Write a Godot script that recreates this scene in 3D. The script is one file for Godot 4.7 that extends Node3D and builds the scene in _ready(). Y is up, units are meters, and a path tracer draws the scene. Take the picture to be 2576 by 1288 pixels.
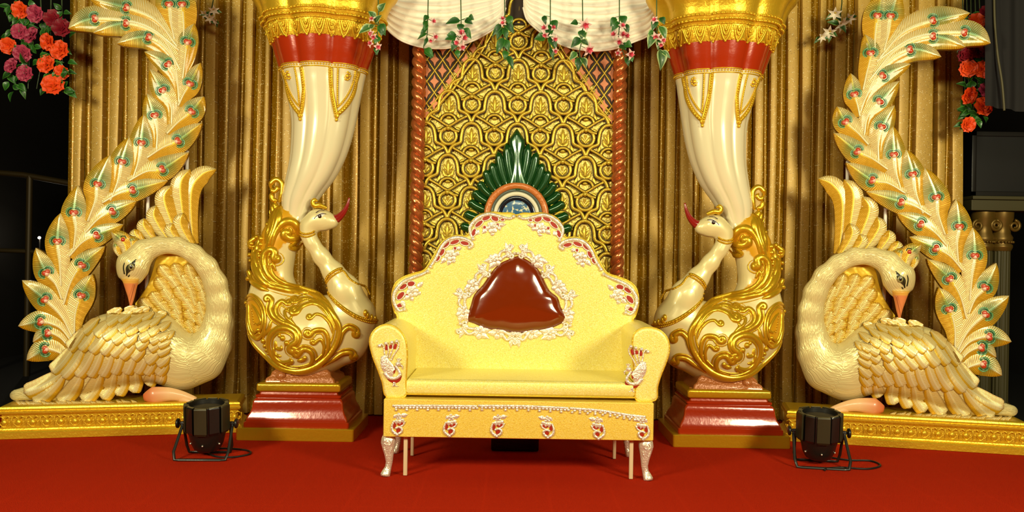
extends Node3D

func _ready() -> void:
	var cam := Camera3D.new()
	cam.name = "camera"
	cam.keep_aspect = Camera3D.KEEP_HEIGHT
	cam.fov = rad_to_deg(2.0 * atan(644.0 / F))
	cam.position = EYE
	cam.rotation.z = ROLL
	cam.near = 0.05
	cam.far = 60.0
	add_child(cam)
	var we := WorldEnvironment.new()
	we.name = "surroundings"
	var e := Environment.new()
	e.background_mode = Environment.BG_COLOR
	e.background_color = Color("0a0806")
	e.ambient_light_source = Environment.AMBIENT_SOURCE_BG
	e.tonemap_mode = Environment.TONE_MAPPER_LINEAR
	e.tonemap_exposure = 2.0
	e.sdfgi_enabled = true
	e.ssao_enabled = true
	e.ssil_enabled = true
	we.environment = e
	add_child(we)
	# two stage floods on stands left and right of the photographer, and one above the aisle
	stage_light(Vector3(-3.3, 2.5, 3.6), Vector3(-0.9, 1.1, -1.2), Vector2(0.9, 0.9), 9.0)
	stage_light(Vector3(3.3, 2.5, 3.6), Vector3(0.9, 1.1, -1.2), Vector2(0.9, 0.9), 10.0)
	stage_light(Vector3(0.2, 3.4, 4.6), Vector3(0.0, 0.9, -0.8), Vector2(1.4, 0.6), 5.0)
	make_materials()
	build_room()
	build_panel()
	build_sofa()
	var S := [["left", 1.0], ["right", -1.0]]
	for s in S:
		MX = s[1]
		build_swan(s[0])
		build_peacock(s[0])
	MX = 1.0
	build_curtains()
	build_drapery()
	build_flowers()
	build_small()

func stage_light(at: Vector3, to: Vector3, size: Vector2, energy: float) -> void:
	var l := AreaLight3D.new()
	l.name = numbered("stage_flood")
	l.area_size = size
	l.light_color = Color("fdf3c8")
	l.light_energy = energy
	l.area_range = 30.0
	l.shadow_enabled = true
	add_child(l)
	l.look_at_from_position(at, to)

# ---------------------------------------------------------------- names, labels
var taken := {}
func numbered(called: String) -> String:
	if not taken.has(called):
		taken[called] = 0
		return called
	taken[called] += 1
	return "%s_%03d" % [called, taken[called]]
func tag(o: Node, label: String, category: String, group := "") -> Node:
	o.set_meta("label", label)
	o.set_meta("category", category)
	if group: o.set_meta("group", group)
	return o
func thing(called: String, label: String, category: String, at := Vector3.ZERO, turn := 0.0, group := "") -> Node3D:
	var o := Node3D.new()
	o.name = numbered(called)
	add_child(o)
	o.position = at
	o.rotation.y = turn
	tag(o, label, category, group)
	return o
func obj(called: String, mesh: Mesh, m: Material, parent: Node = null) -> MeshInstance3D:
	var o := MeshInstance3D.new()
	o.mesh = mesh
	o.material_override = m
	o.cast_shadow = GeometryInstance3D.SHADOW_CASTING_SETTING_ON
	if parent == null:
		o.name = numbered(called)
		add_child(o)
	else:
		o.name = called
		parent.add_child(o, true)
	return o
func struct(called: String, mesh: Mesh, m: Material) -> MeshInstance3D:
	var o := obj(called, mesh, m)
	o.set_meta("kind", "structure")
	return o
func L(hex: String) -> Color: return Color(hex).srgb_to_linear()

# ---------------------------------------------------------------- drawing on an elevation
# Outlines were measured on a survey drawing in drawing units; el() turns a point of the drawing into metres on a vertical plane of a thing.
const F := 2061.0
const EYE := Vector3(-0.027, 1.23, 4.5)
const ROLL := 0.0157
var MX := 1.0
var inv := Transform3D.IDENTITY
var PZ := 0.0
var sway := 0.0
var sway_from := 0.0
var sway_over := 100.0
func draw_on(at: Vector3, turn: float, z: float) -> void:
	inv = Transform3D(Basis(Vector3.UP, turn), at).affine_inverse()
	PZ = z
func el(px: float, py: float) -> Vector2:
	if sway != 0.0: px += sway * pow(clampf((sway_from - py) / sway_over, 0, 1), 1.3)
	var d := Basis(Vector3(0, 0, 1), ROLL) * Vector3((px - 1288.0) / F, (644.0 - py) / F, -1.0)
	var o := inv * EYE
	var e := inv.basis * d
	var t := (PZ - o.z) / e.z
	return Vector2(o.x + e.x * t, o.y + e.y * t)
func pts(a: Array, ox := 0.0, oy := 0.0, s := 1.0) -> PackedVector2Array:
	var r := PackedVector2Array()
	for i in range(0, a.size() - 1, 2): r.append(el(ox + a[i] / s, oy + a[i + 1] / s))
	return r
func raw(a: Array, k := 1.0) -> PackedVector2Array:
	var r := PackedVector2Array()
	for i in range(0, a.size() - 1, 2): r.append(Vector2(a[i], a[i + 1]) * k)
	return r
func smooth2(p: PackedVector2Array, n := 6, closed := false) -> PackedVector2Array:
	var r := PackedVector2Array()
	var m := p.size()
	for i in (m if closed else m - 1):
		var a := p[(i - 1 + m) % m] if closed or i > 0 else p[0] * 2.0 - p[1]
		var b := p[i]
		var c := p[(i + 1) % m]
		var d := p[(i + 2) % m] if closed or i + 2 < m else c * 2.0 - b
		for k in n: r.append(b.cubic_interpolate(c, a, d, k / float(n)))
	if not closed: r.append(p[m - 1])
	return r
func lift(p: PackedVector2Array, z: float) -> PackedVector3Array:
	var r := PackedVector3Array()
	for q in p: r.append(Vector3(q.x, q.y, z))
	return r
func arr(f: Array) -> PackedFloat32Array: return PackedFloat32Array(f)

# ---------------------------------------------------------------- mesh builder
class MB:
	var P := PackedVector3Array()
	var C := PackedColorArray()
	var U := PackedVector2Array()
	var I := PackedInt32Array()
	func v(p: Vector3, c := Color.WHITE, uv := Vector2.ZERO) -> int:
		P.append(p); C.append(c); U.append(uv)
		return P.size() - 1
	func t(a: int, b: int, c: int) -> void:
		I.append(a); I.append(c); I.append(b)
	func q(a: int, b: int, c: int, d: int) -> void:
		t(a, b, c); t(a, c, d)
	func done(mx := 1.0) -> ArrayMesh:
		var N := PackedVector3Array()
		N.resize(P.size())
		if mx < 0:
			for i in P.size(): P[i].x = -P[i].x
			for i in range(0, I.size(), 3):
				var k := I[i + 1]
				I[i + 1] = I[i + 2]
				I[i + 2] = k
		for i in range(0, I.size(), 3):
			var a := P[I[i]]
			var n := (P[I[i + 2]] - a).cross(P[I[i + 1]] - a)
			N[I[i]] += n; N[I[i + 1]] += n; N[I[i + 2]] += n
		for i in N.size(): N[i] = N[i].normalized() if N[i].length_squared() > 1e-20 else Vector3.UP
		var A := []
		A.resize(Mesh.ARRAY_MAX)
		A[Mesh.ARRAY_VERTEX] = P; A[Mesh.ARRAY_NORMAL] = N; A[Mesh.ARRAY_COLOR] = C; A[Mesh.ARRAY_TEX_UV] = U; A[Mesh.ARRAY_INDEX] = I
		var m := ArrayMesh.new()
		m.add_surface_from_arrays(Mesh.PRIMITIVE_TRIANGLES, A)
		return m
	# rings of equal length, joined; counter-clockwise seen from outside when rings go up
	func rings(R: Array, cols: Array, closed := true, cap0 := true, cap1 := true, sharp := false, uv := Vector2.ONE) -> void:
		var n: int = R[0].size()
		var at := []
		var h := 0.0
		for j in R.size():
			var ring: PackedVector3Array = R[j]
			var ids := []
			if j: h += (ring[0] - (R[j - 1] as PackedVector3Array)[0]).length()
			for times in (2 if sharp and j > 0 and j < R.size() - 1 else 1):
				ids.append(P.size())
				for i in n + (1 if closed else 0): v(ring[i % n], cols[j % cols.size()], Vector2(i / float(n) * uv.x, h * uv.y))
			at.append(ids)
		var w := n + (1 if closed else 0)
		for j in R.size() - 1:
			var a: int = at[j][at[j].size() - 1]
			var b: int = at[j + 1][0]
			for i in w - 1: q(a + i, a + i + 1, b + i + 1, b + i)
		for e in 2:
			if not (cap0 if e == 0 else cap1): continue
			var ring: PackedVector3Array = R[0 if e == 0 else R.size() - 1]
			var c := Vector3.ZERO
			for p in ring: c += p / n
			var k := v(c, cols[0 if e == 0 else (R.size() - 1) % cols.size()])
			var s := P.size()
			for p in ring: v(p, cols[0 if e == 0 else (R.size() - 1) % cols.size()])
			for i in n:
				if e == 0: t(k, s + (i + 1) % n, s + i)
				else: t(k, s + i, s + (i + 1) % n)
	func tube(p: PackedVector3Array, r: PackedFloat32Array, sides := 8, col := Color.WHITE, flat := 1.0, closed := false, cap := true, face := Vector3.ZERO) -> void:
		var n := p.size()
		var up := Vector3.ZERO
		var R := []
		var l := 0.0
		var base := P.size()
		for i in n:
			var a := p[(i - 1 + n) % n] if closed or i > 0 else p[0]
			var b := p[(i + 1) % n] if closed or i < n - 1 else p[n - 1]
			var d := (b - a).normalized()
			if face != Vector3.ZERO: up = face
			elif up == Vector3.ZERO: up = Vector3(0, 0, 1) if absf(d.z) < 0.9 else Vector3(0, 1, 0)
			up = (up - d * up.dot(d)).normalized()
			var s := up.cross(d)
			if i: l += (p[i] - p[i - 1]).length()
			var rr := r[mini(i, r.size() - 1)] if r.size() > 2 else lerpf(r[0], r[r.size() - 1], i / float(maxi(n - 1, 1)))
			for k in sides + 1:
				var ang := TAU * k / sides
				v(p[i] + (s * cos(ang) + up * sin(ang) * flat) * rr, col, Vector2(k / float(sides), l))
		var w := sides + 1
		for i in (n if closed else n - 1):
			var x := base + i * w
			var y := base + ((i + 1) % n) * w
			for k in sides: q(x + k, x + k + 1, y + k + 1, y + k)
		if cap and not closed:
			for e in 2:
				var o := base + (0 if e == 0 else (n - 1) * w)
				var c := v(p[0 if e == 0 else n - 1], col)
				for k in sides:
					if e == 0: t(c, o + k + 1, o + k)
					else: t(c, o + k, o + k + 1)
	func ball(c: Vector3, r: Vector3, col := Color.WHITE, nu := 10, nv := 6) -> void:
		var b := P.size()
		for j in nv + 1:
			var f := PI * j / nv
			for i in nu + 1:
				var g := TAU * i / nu
				v(c + Vector3(sin(f) * cos(g), -cos(f), -sin(f) * sin(g)) * r, col, Vector2(i / float(nu), j / float(nv)))
		for j in nv:
			for i in nu: q(b + j * (nu + 1) + i, b + j * (nu + 1) + i + 1, b + (j + 1) * (nu + 1) + i + 1, b + (j + 1) * (nu + 1) + i)
	func box(c: Vector3, s: Vector3, b := 0.004, col := Color.WHITE) -> void:
		var h := s / 2.0
		b = minf(b, minf(h.x, minf(h.y, h.z)) * 0.9)
		var id := {}
		for x in [-1, 1]:
			for y in [-1, 1]:
				for z in [-1, 1]:
					var k := Vector3(x, y, z)
					for ax in 3:
						var p := k * (h - Vector3(b, b, b))
						p[ax] = k[ax] * h[ax]
						id[[x, y, z, ax]] = v(c + p, col, Vector2(p.x + p.z, p.y))
		for ax in 3:
			var a1 := (ax + 1) % 3
			var a2 := (ax + 2) % 3
			for sg in [-1, 1]:
				var ring := []
				for e in [[-1, -1], [1, -1], [1, 1], [-1, 1]]:
					var k := [0, 0, 0]
					k[ax] = sg; k[a1] = e[0]; k[a2] = e[1]
					ring.append(id[[k[0], k[1], k[2], ax]])
				if sg > 0: q(ring[0], ring[1], ring[2], ring[3])
				else: q(ring[3], ring[2], ring[1], ring[0])
			for s1 in [-1, 1]:
				for s2 in [-1, 1]:
					var k0 := [0, 0, 0]
					k0[ax] = -1; k0[a1] = s1; k0[a2] = s2
					var k1 := k0.duplicate()
					k1[ax] = 1
					var p0: int = id[[k0[0], k0[1], k0[2], a1]]
					var p1: int = id[[k1[0], k1[1], k1[2], a1]]
					var p2: int = id[[k1[0], k1[1], k1[2], a2]]
					var p3: int = id[[k0[0], k0[1], k0[2], a2]]
					if s1 * s2 > 0: q(p0, p3, p2, p1)
					else: q(p0, p1, p2, p3)
		for x in [-1, 1]:
			for y in [-1, 1]:
				for z in [-1, 1]:
					if x * y * z > 0: t(id[[x, y, z, 0]], id[[x, y, z, 1]], id[[x, y, z, 2]])
					else: t(id[[x, y, z, 0]], id[[x, y, z, 2]], id[[x, y, z, 1]])
	func lathe(prof: PackedVector2Array, c := Vector3.ZERO, sides := 24, col := Color.WHITE, sx := 1.0, sz := 1.0, cap := true) -> void:
		var R := []
		for k in prof:
			var ring := PackedVector3Array()
			for i in sides:
				var g := TAU * i / sides
				ring.append(c + Vector3(cos(g) * k.x * sx, k.y, -sin(g) * k.x * sz))
			R.append(ring)
		rings(R, [col], true, cap, cap)
	# a flat outline with thickness and a rounded front edge
	func slab(o: PackedVector2Array, z0: float, z1: float, bev := 0.004, col := Color.WHITE, steps := 3, uv := 1.0) -> void:
		var p := o.duplicate()
		if Geometry2D.is_polygon_clockwise(p): p.reverse()
		var n := p.size()
		var nor := PackedVector2Array()
		for i in n:
			var d := (p[(i + 1) % n] - p[(i - 1 + n) % n]).normalized()
			nor.append(Vector2(-d.y, d.x))
		var base := P.size()
		var levels := [[0.0, z0]]
		for s in steps + 1:
			var g := PI / 2 * s / steps
			levels.append([bev * (1 - cos(g)), z1 - bev + bev * sin(g)])
		for lv in levels:
			for i in n:
				var q2: Vector2 = p[i] + nor[i] * lv[0]
				v(Vector3(q2.x, q2.y, lv[1]), col, q2 * uv)
		for j in levels.size() - 1:
			for i in n:
				var a := base + j * n + i
				var b := base + j * n + (i + 1) % n
				q(a, b, b + n, a + n)
		var tri := Geometry2D.triangulate_polygon(p)
		var top := base + (levels.size() - 1) * n
		var back := P.size()
		for i in n: v(Vector3(p[i].x, p[i].y, z0), col)
		for i in range(0, tri.size(), 3):
			var a := tri[i]
			var b := tri[i + 1]
			var c := tri[i + 2]
			if (p[b] - p[a]).cross(p[c] - p[a]) < 0:
				var k := b
				b = c
				c = k
			t(top + a, top + b, top + c)
			t(back + a, back + c, back + b)
	# a puffed cushion over a star-shaped outline
	func puff(o: PackedVector2Array, c: Vector2, z0: float, h: float, col := Color.WHITE, steps := 8, power := 0.5) -> void:
		var p := o.duplicate()
		if Geometry2D.is_polygon_clockwise(p): p.reverse()
		var n := p.size()
		var b := P.size()
		for j in steps:
			var k := 1.0 - j / float(steps)
			for q2 in p:
				var w := c + (q2 - c) * k
				v(Vector3(w.x, w.y, z0 + h * pow(1 - k * k, power)), col, w)
		var m := v(Vector3(c.x, c.y, z0 + h), col, c)
		for j in steps - 1:
			for i in n: q(b + j * n + i, b + j * n + (i + 1) % n, b + (j + 1) * n + (i + 1) % n, b + (j + 1) * n + i)
		var l := b + (steps - 1) * n
		for i in n: t(l + i, l + (i + 1) % n, m)
		var bk := v(Vector3(c.x, c.y, z0), col)
		var s := P.size()
		for q2 in p: v(Vector3(q2.x, q2.y, z0), col)
		for i in n: t(bk, s + (i + 1) % n, s + i)

# the part of a mesh that lies inside |x| < lim once moved by dx
func clipped(m: ArrayMesh, dx: float, lim: float) -> ArrayMesh:
	var A := m.surface_get_arrays(0)
	var P: PackedVector3Array = A[Mesh.ARRAY_VERTEX]
	var I: PackedInt32Array = A[Mesh.ARRAY_INDEX]
	var J := PackedInt32Array()
	for i in range(0, I.size(), 3):
		if absf(P[I[i]].x + dx) < lim and absf(P[I[i + 1]].x + dx) < lim and absf(P[I[i + 2]].x + dx) < lim:
			J.append(I[i]); J.append(I[i + 1]); J.append(I[i + 2])
	if J.is_empty(): return null
	A[Mesh.ARRAY_INDEX] = J
	var r := ArrayMesh.new()
	r.add_surface_from_arrays(Mesh.PRIMITIVE_TRIANGLES, A)
	return r

# a leaf or feather: spine on the drawing, half width along it, front lying on zf, colour by place
func leaf(mb: MB, sp: PackedVector2Array, w: Callable, zf: Callable, dome: float, thick: float, cf: Callable, nv := 8, rib := 0.0, vs := 8.0, v0 := 0.0) -> void:
	var n := sp.size()
	var base := mb.P.size()
	var l := 0.0
	var rim := []
	for i in n:
		if i: l += sp[i].distance_to(sp[i - 1])
		var t := i / float(n - 1)
		var d := (sp[mini(i + 1, n - 1)] - sp[maxi(i - 1, 0)]).normalized()
		var nr := Vector2(-d.y, d.x)
		var hw: float = w.call(t)
		for j in nv + 1:
			var s := j / float(nv) * 2.0 - 1.0
			var p := sp[i] - nr * s * hw
			var z: float = zf.call(p.x, p.y) + dome * sqrt(maxf(0.0, 1.0 - s * s * 0.92)) * minf(1.0, hw * 40.0) + (rib if j * 2 == nv else 0.0)
			mb.v(Vector3(p.x, p.y, z), cf.call(t, s), Vector2(j / float(nv), v0 + l * vs))
	var wd := nv + 1
	for i in n - 1:
		for j in nv: mb.q(base + i * wd + j, base + i * wd + j + 1, base + (i + 1) * wd + j + 1, base + (i + 1) * wd + j)
	var back := mb.P.size()
	for i in n:
		for j in [0, nv]:
			var k: Vector3 = mb.P[base + i * wd + j]
			mb.v(k, mb.C[base + i * wd + j], mb.U[base + i * wd + j])
			mb.v(k - Vector3(0, 0, thick), mb.C[base + i * wd + j], mb.U[base + i * wd + j])
	for i in n - 1:
		var a := back + i * 4
		mb.q(a, a + 4, a + 5, a + 1)
		mb.q(a + 2, a + 3, a + 7, a + 6)
		mb.q(a + 1, a + 5, a + 7, a + 3)

# ---------------------------------------------------------------- smooth bodies: tapered capsules joined on a grid, meshed as surface nets
class Body:
	var B := []
	var cell := 0.013
	var k := 0.03
	var zs := 1.0
	var o := Vector3.ZERO
	var n := Vector3i.ZERO
	var D := PackedFloat32Array()
	var H := PackedFloat32Array()
	func bone(a: Vector3, b: Vector3, ra: float, rb: float) -> void: B.append([a, b, ra, rb])
	func chain(p: Array) -> void:
		for i in p.size() - 1: bone(p[i][0], p[i + 1][0], p[i][1], p[i + 1][1])
	func fill() -> void:
		var lo := Vector3(1e9, 1e9, 1e9)
		var hi := -lo
		for b in B:
			for e in 2:
				var r: float = b[2 + e]
				var q: Vector3 = b[e] / Vector3(1, 1, zs)
				b[e] = q
				lo = lo.min(q - Vector3(r, r, r)); hi = hi.max(q + Vector3(r, r, r))
		var m := k + 2 * cell
		o = lo - Vector3(m, m, m)
		n = Vector3i(((hi - lo) + Vector3(2 * m, 2 * m, 2 * m)) / cell) + Vector3i.ONE
		D.resize(n.x * n.y * n.z)
		D.fill(1.0)
		for b in B:
			var a: Vector3 = b[0]
			var ab: Vector3 = b[1] - a
			var ra: float = b[2]
			var dr: float = b[3] - ra
			var R := maxf(ra, b[3]) + m
			var i0 := Vector3i((a.min(b[1]) - Vector3(R, R, R) - o) / cell).max(Vector3i.ZERO)
			var i1 := Vector3i((a.max(b[1]) + Vector3(R, R, R) - o) / cell).min(n - Vector3i.ONE)
			var l2 := maxf(ab.length_squared(), 1e-9)
			var xx := ab.x / l2
			for z in range(i0.z, i1.z + 1):
				var pz := o.z + z * cell - a.z
				for y in range(i0.y, i1.y + 1):
					var py := o.y + y * cell - a.y
					var at := (z * n.y + y) * n.x
					var tyz := (py * ab.y + pz * ab.z) / l2
					for x in range(i0.x, i1.x + 1):
						var px := o.x + x * cell - a.x
						var t := clampf(px * xx + tyz, 0.0, 1.0)
						var ex := px - ab.x * t
						var ey := py - ab.y * t
						var ez := pz - ab.z * t
						var d := sqrt(ex * ex + ey * ey + ez * ez) - ra - dr * t
						var c := D[at + x]
						var h := k - absf(c - d)
						D[at + x] = minf(c, d) - (h * h / (4.0 * k) if h > 0.0 else 0.0)
		H.resize(n.x * n.y)
		H.fill(-99.0)
		for y in n.y:
			for x in n.x:
				for z in range(n.z - 2, -1, -1):
					var d0 := D[(z * n.y + y) * n.x + x]
					if d0 < 0.0:
						var d1 := D[((z + 1) * n.y + y) * n.x + x]
						H[y * n.x + x] = (o.z + (z + d0 / (d0 - d1)) * cell) * zs
						break
	func front(x: float, y: float, none := 0.0) -> float:
		var fx := (x - o.x) / cell
		var fy := (y - o.y) / cell
		var i := int(floor(fx))
		var j := int(floor(fy))
		if i < 0 or j < 0 or i >= n.x - 1 or j >= n.y - 1: return none
		fx -= i; fy -= j
		var q := j * n.x + i
		var a := maxf(H[q], none)
		var b := maxf(H[q + 1], none)
		var c := maxf(H[q + n.x], none)
		var d := maxf(H[q + n.x + 1], none)
		return lerpf(lerpf(a, b, fx), lerpf(c, d, fx), fy)
	func mesh(mb: MB, cf: Callable, uf: Variant = null) -> void:
		var at := PackedInt32Array()
		at.resize(D.size())
		at.fill(-1)
		var sy := n.x
		var sz := n.x * n.y
		var off := [0, 1, sy, sy + 1, sz, sz + 1, sz + sy, sz + sy + 1]
		var ed := [[0, 1], [2, 3], [4, 5], [6, 7], [0, 2], [1, 3], [4, 6], [5, 7], [0, 4], [1, 5], [2, 6], [3, 7]]
		for z in n.z - 1:
			for y in n.y - 1:
				var row := z * sz + y * sy
				for x in n.x - 1:
					var q := row + x
					var s := D[q] < 0.0
					if D[q] > 0.06: continue
					if s == (D[q + 1] < 0.0) and s == (D[q + sy] < 0.0) and s == (D[q + sy + 1] < 0.0) and s == (D[q + sz] < 0.0) and s == (D[q + sz + 1] < 0.0) and s == (D[q + sz + sy] < 0.0) and s == (D[q + sz + sy + 1] < 0.0): continue
					var sum := Vector3.ZERO
					var m := 0
					for e in ed:
						var d0: float = D[q + off[e[0]]]
						var d1: float = D[q + off[e[1]]]
						if (d0 < 0.0) == (d1 < 0.0): continue
						var f := d0 / (d0 - d1)
						var c0 := Vector3(e[0] & 1, (e[0] >> 1) & 1, e[0] >> 2)
						var c1 := Vector3(e[1] & 1, (e[1] >> 1) & 1, e[1] >> 2)
						sum += c0.lerp(c1, f)
						m += 1
					var p := (o + (Vector3(x, y, z) + sum / m) * cell) * Vector3(1, 1, zs)
					at[q] = mb.v(p, cf.call(p), uf.call(p) if uf != null else Vector2(p.x, p.y) * 4.0)
		for z in range(1, n.z - 1):
			for y in range(1, n.y - 1):
				for x in range(1, n.x - 1):
					var q := z * sz + y * sy + x
					if D[q] > 0.06: continue
					var s := D[q] < 0.0
					if s != (D[q + 1] < 0.0): quad(mb, at[q], at[q - sy], at[q - sy - sz], at[q - sz], s)
					if s != (D[q + sy] < 0.0): quad(mb, at[q], at[q - sz], at[q - sz - 1], at[q - 1], s)
					if s != (D[q + sz] < 0.0): quad(mb, at[q], at[q - 1], at[q - 1 - sy], at[q - sy], s)
	func quad(mb: MB, a: int, b: int, c: int, d: int, turn: bool) -> void:
		if a < 0 or b < 0 or c < 0 or d < 0: return
		if turn: mb.q(a, b, c, d)
		else: mb.q(d, c, b, a)
# ---------------------------------------------------------------- materials
var M := {}
func grey_image(w: int, h: int, f: Callable) -> ImageTexture:
	var d := PackedByteArray()
	d.resize(w * h)
	for y in h:
		for x in w: d[y * w + x] = int(clampf(f.call(x / float(w), y / float(h)), 0, 1) * 255)
	return ImageTexture.create_from_image(Image.create_from_data(w, h, false, Image.FORMAT_L8, d))
func noise(freq: float, sd: int, size := 512, oct := 3) -> NoiseTexture2D:
	var t := NoiseTexture2D.new()
	var n := FastNoiseLite.new()
	n.seed = sd
	n.noise_type = FastNoiseLite.TYPE_SIMPLEX_SMOOTH
	n.frequency = freq
	n.fractal_octaves = oct
	t.noise = n
	t.width = size
	t.height = size
	t.seamless = true
	return t
func mat(key: String, hex: String, rough := 0.5, metal := 0.0, coat := 0.0) -> StandardMaterial3D:
	var m := StandardMaterial3D.new()
	m.resource_name = key
	m.albedo_color = Color(hex)
	m.roughness = rough
	m.metallic = metal
	if coat > 0:
		m.clearcoat_enabled = true
		m.clearcoat = coat
		m.clearcoat_roughness = 0.08
	M[key] = m
	return m
func bump(m: StandardMaterial3D, t: Texture2D, cm: float, scale: Vector3, tri := true) -> StandardMaterial3D:
	m.heightmap_enabled = true
	m.heightmap_texture = t
	m.heightmap_scale = cm
	m.uv1_scale = scale
	m.uv1_triplanar = tri
	return m
func painted(m: StandardMaterial3D) -> StandardMaterial3D:
	m.vertex_color_use_as_albedo = true
	return m
func dots(sd: int, base: Color, grain: float, light: Color, dark: Color, many: int, few: int) -> ImageTexture:
	var r := RandomNumberGenerator.new()
	r.seed = sd
	var S := 512
	var im := Image.create_empty(S, S, false, Image.FORMAT_RGB8)
	for y in S:
		for x in S:
			var k := 1.0 + (r.randf() - 0.5) * grain
			im.set_pixel(x, y, Color(base.r * k, base.g * k, base.b * k))
	for i in many + few:
		var c := light if i < many else dark
		var rad := r.randf_range(1.3, 3.4) if i < many else r.randf_range(1.2, 2.6)
		var cx := r.randi_range(0, S - 1)
		var cy := r.randi_range(0, S - 1)
		for dy in range(-4, 5):
			for dx in range(-4, 5):
				var a := clampf(rad - sqrt(dx * dx + dy * dy) + 0.5, 0, 1)
				if a > 0:
					var px := (cx + dx + S) % S
					var py := (cy + dy + S) % S
					im.set_pixel(px, py, im.get_pixel(px, py).lerp(c, a))
	return ImageTexture.create_from_image(im)
func make_materials() -> void:
	var fine := noise(0.05, 3)
	var broad := noise(0.012, 5)
	var barbs := grey_image(256, 256, func(u, v):
		var s := absf(u - 0.5) * 2.0
		var ph: float = v * 12.0 - s * 2.6 + 0.12 * sin(v * TAU * 3.0 + u * 9.0)
		var k := 0.5 + 0.5 * sin(ph * TAU)
		return lerpf(0.62, k, clampf(s * 9.0 - 0.4, 0, 1)))
	var bim := barbs.get_image()
	var cim := Image.create_empty(256, 256, false, Image.FORMAT_RGB8)
	for y in 256:
		for x in 256:
			var k := smoothstep(0.1, 0.6, bim.get_pixel(x, y).r)
			cim.set_pixel(x, y, Color("dcb450").lerp(Color.WHITE, k))
	# painted feathers: cream and gold enamel, the barbs as relief
	var f := painted(mat("feather", "ffffff", 0.36, 0.3, 0.25))
	f.heightmap_enabled = true; f.heightmap_texture = barbs; f.heightmap_scale = 0.16
	f.albedo_texture = ImageTexture.create_from_image(cim)
	var cv := f.duplicate()
	cv.resource_name = "covert"
	cv.heightmap_scale = 0.05
	var cim2 := Image.create_empty(256, 256, false, Image.FORMAT_RGB8)
	for y in 256:
		for x in 256: cim2.set_pixel(x, y, Color("e6c878").lerp(Color.WHITE, smoothstep(0.1, 0.6, bim.get_pixel(x, y).r)))
	cv.albedo_texture = ImageTexture.create_from_image(cim2)
	M["covert"] = cv
	var hair := noise(0.03, 9, 512, 2)
	var b := painted(mat("plumage", "ffffff", 0.34, 0.25, 0.3))
	bump(b, hair, 0.26, Vector3(1, 1, 1), false)
	bump(mat("gold", "d6aa1e", 0.28, 0.6, 0.2), broad, 0.06, Vector3(6, 6, 6))
	bump(mat("gold_bright", "eec838", 0.3, 0.55, 0.2), broad, 0.2, Vector3(6, 6, 6))
	bump(mat("gold_frame", "e2b82a", 0.33, 0.55), broad, 0.12, Vector3(8, 8, 8))
	bump(mat("antique_gold", "d4b43c", 0.3, 0.5), broad, 0.12, Vector3(6, 6, 6))
	bump(mat("pale_gold", "e6cd66", 0.36, 0.4), broad, 0.3, Vector3(5, 5, 5))
	mat("patina", "33200a", 0.6)
	var pe := painted(mat("pearl", "ffffff", 0.2, 0.08, 0.6))
	pe.clearcoat_roughness = 0.12
	painted(mat("pearl_gold", "ffffff", 0.33, 0.12, 0.4))
	bump(mat("red_lacquer", "aa300a", 0.22, 0.05, 0.6), broad, 0.05, Vector3(4, 4, 4))
	bump(mat("red_leather", "742604", 0.16, 0.0, 0.8), noise(0.006, 21, 512, 3), 0.5, Vector3(1.2, 1.2, 1.2))
	mat("red_inlay", "a02408", 0.45)
	bump(mat("red_clay", "b46c36", 0.3, 0.1, 0.4), broad, 0.35, Vector3(7, 7, 7))
	mat("beak_red", "8e1e18", 0.14, 0.0, 0.9)
	painted(mat("beak", "ffffff", 0.35, 0.0, 0.3))
	painted(mat("enamel", "ffffff", 0.22, 0.0, 0.5))
	bump(mat("copper", "c8743e", 0.26, 0.65, 0.4), broad, 0.1, Vector3(6, 6, 6))
	bump(mat("diamond_tile", "d98a5c", 0.45, 0.05), fine, 0.1, Vector3(5, 5, 5))
	mat("green_lacquer", "14491a", 0.2, 0.25, 0.6)
	bump(mat("orange_lacquer", "d07a3a", 0.35, 0.1, 0.3), broad, 0.3, Vector3(5, 5, 5))
	mat("grey_lacquer", "5d6a62", 0.3, 0.1, 0.4)
	mat("navy_lacquer", "0c1626", 0.2, 0.1, 0.6)
	mat("cream_line", "e9e2c4", 0.3)
	var bl := mat("worn_blue", "ffffff", 0.4, 0.0, 0.3)
	var ramp := Gradient.new()
	ramp.set_color(0, Color("1d5f8c")); ramp.set_color(1, Color("e8e0b8"))
	ramp.set_offset(0, 0.56); ramp.set_offset(1, 0.68)
	var bt := noise(0.02, 31, 256, 5)
	bt.color_ramp = ramp
	bl.albedo_texture = bt; bl.uv1_triplanar = true; bl.uv1_scale = Vector3(4, 4, 4)
	# sofa
	var gt := dots(77, Color("f5e67c"), 0.12, Color("fff8b4"), Color("d6b24a"), 2200, 1000)
	var up := mat("gold_vinyl", "ffffff", 0.42, 0.22, 0.15)
	up.albedo_texture = gt; bump(up, fine, 0.08, Vector3(3.2, 3.2, 3.2))
	var sl := mat("silver", "f2e6d2", 0.28, 0.55, 0.3)
	bump(sl, broad, 0.3, Vector3(12, 12, 12))
	var av := mat("apron_vinyl", "fdecb6", 0.42, 0.25, 0.15)
	av.albedo_texture = gt; bump(av, fine, 0.10, Vector3(3.2, 3.2, 3.2))
	mat("prop_metal", "e6d2a8", 0.4, 0.3)
	# curtain
	var ct := dots(5, Color("c6a046"), 0.22, Color("fff6cc"), Color("5a3c12"), 210, 210)
	var cb := mat("curtain_beige", "ffffff", 0.45, 0.15)
	cb.albedo_texture = ct; cb.uv1_scale = Vector3(2.2, 2.2, 1)
	var cm := mat("curtain_mustard", "ffffff", 0.36, 0.3)
	cm.albedo_texture = dots(6, Color("9e7408"), 0.4, Color("fff6b8"), Color("5a3a06"), 480, 160); cm.uv1_scale = Vector3(2.2, 2.2, 1)
	var rc := mat("carpet", "b32506", 1.0)
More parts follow.
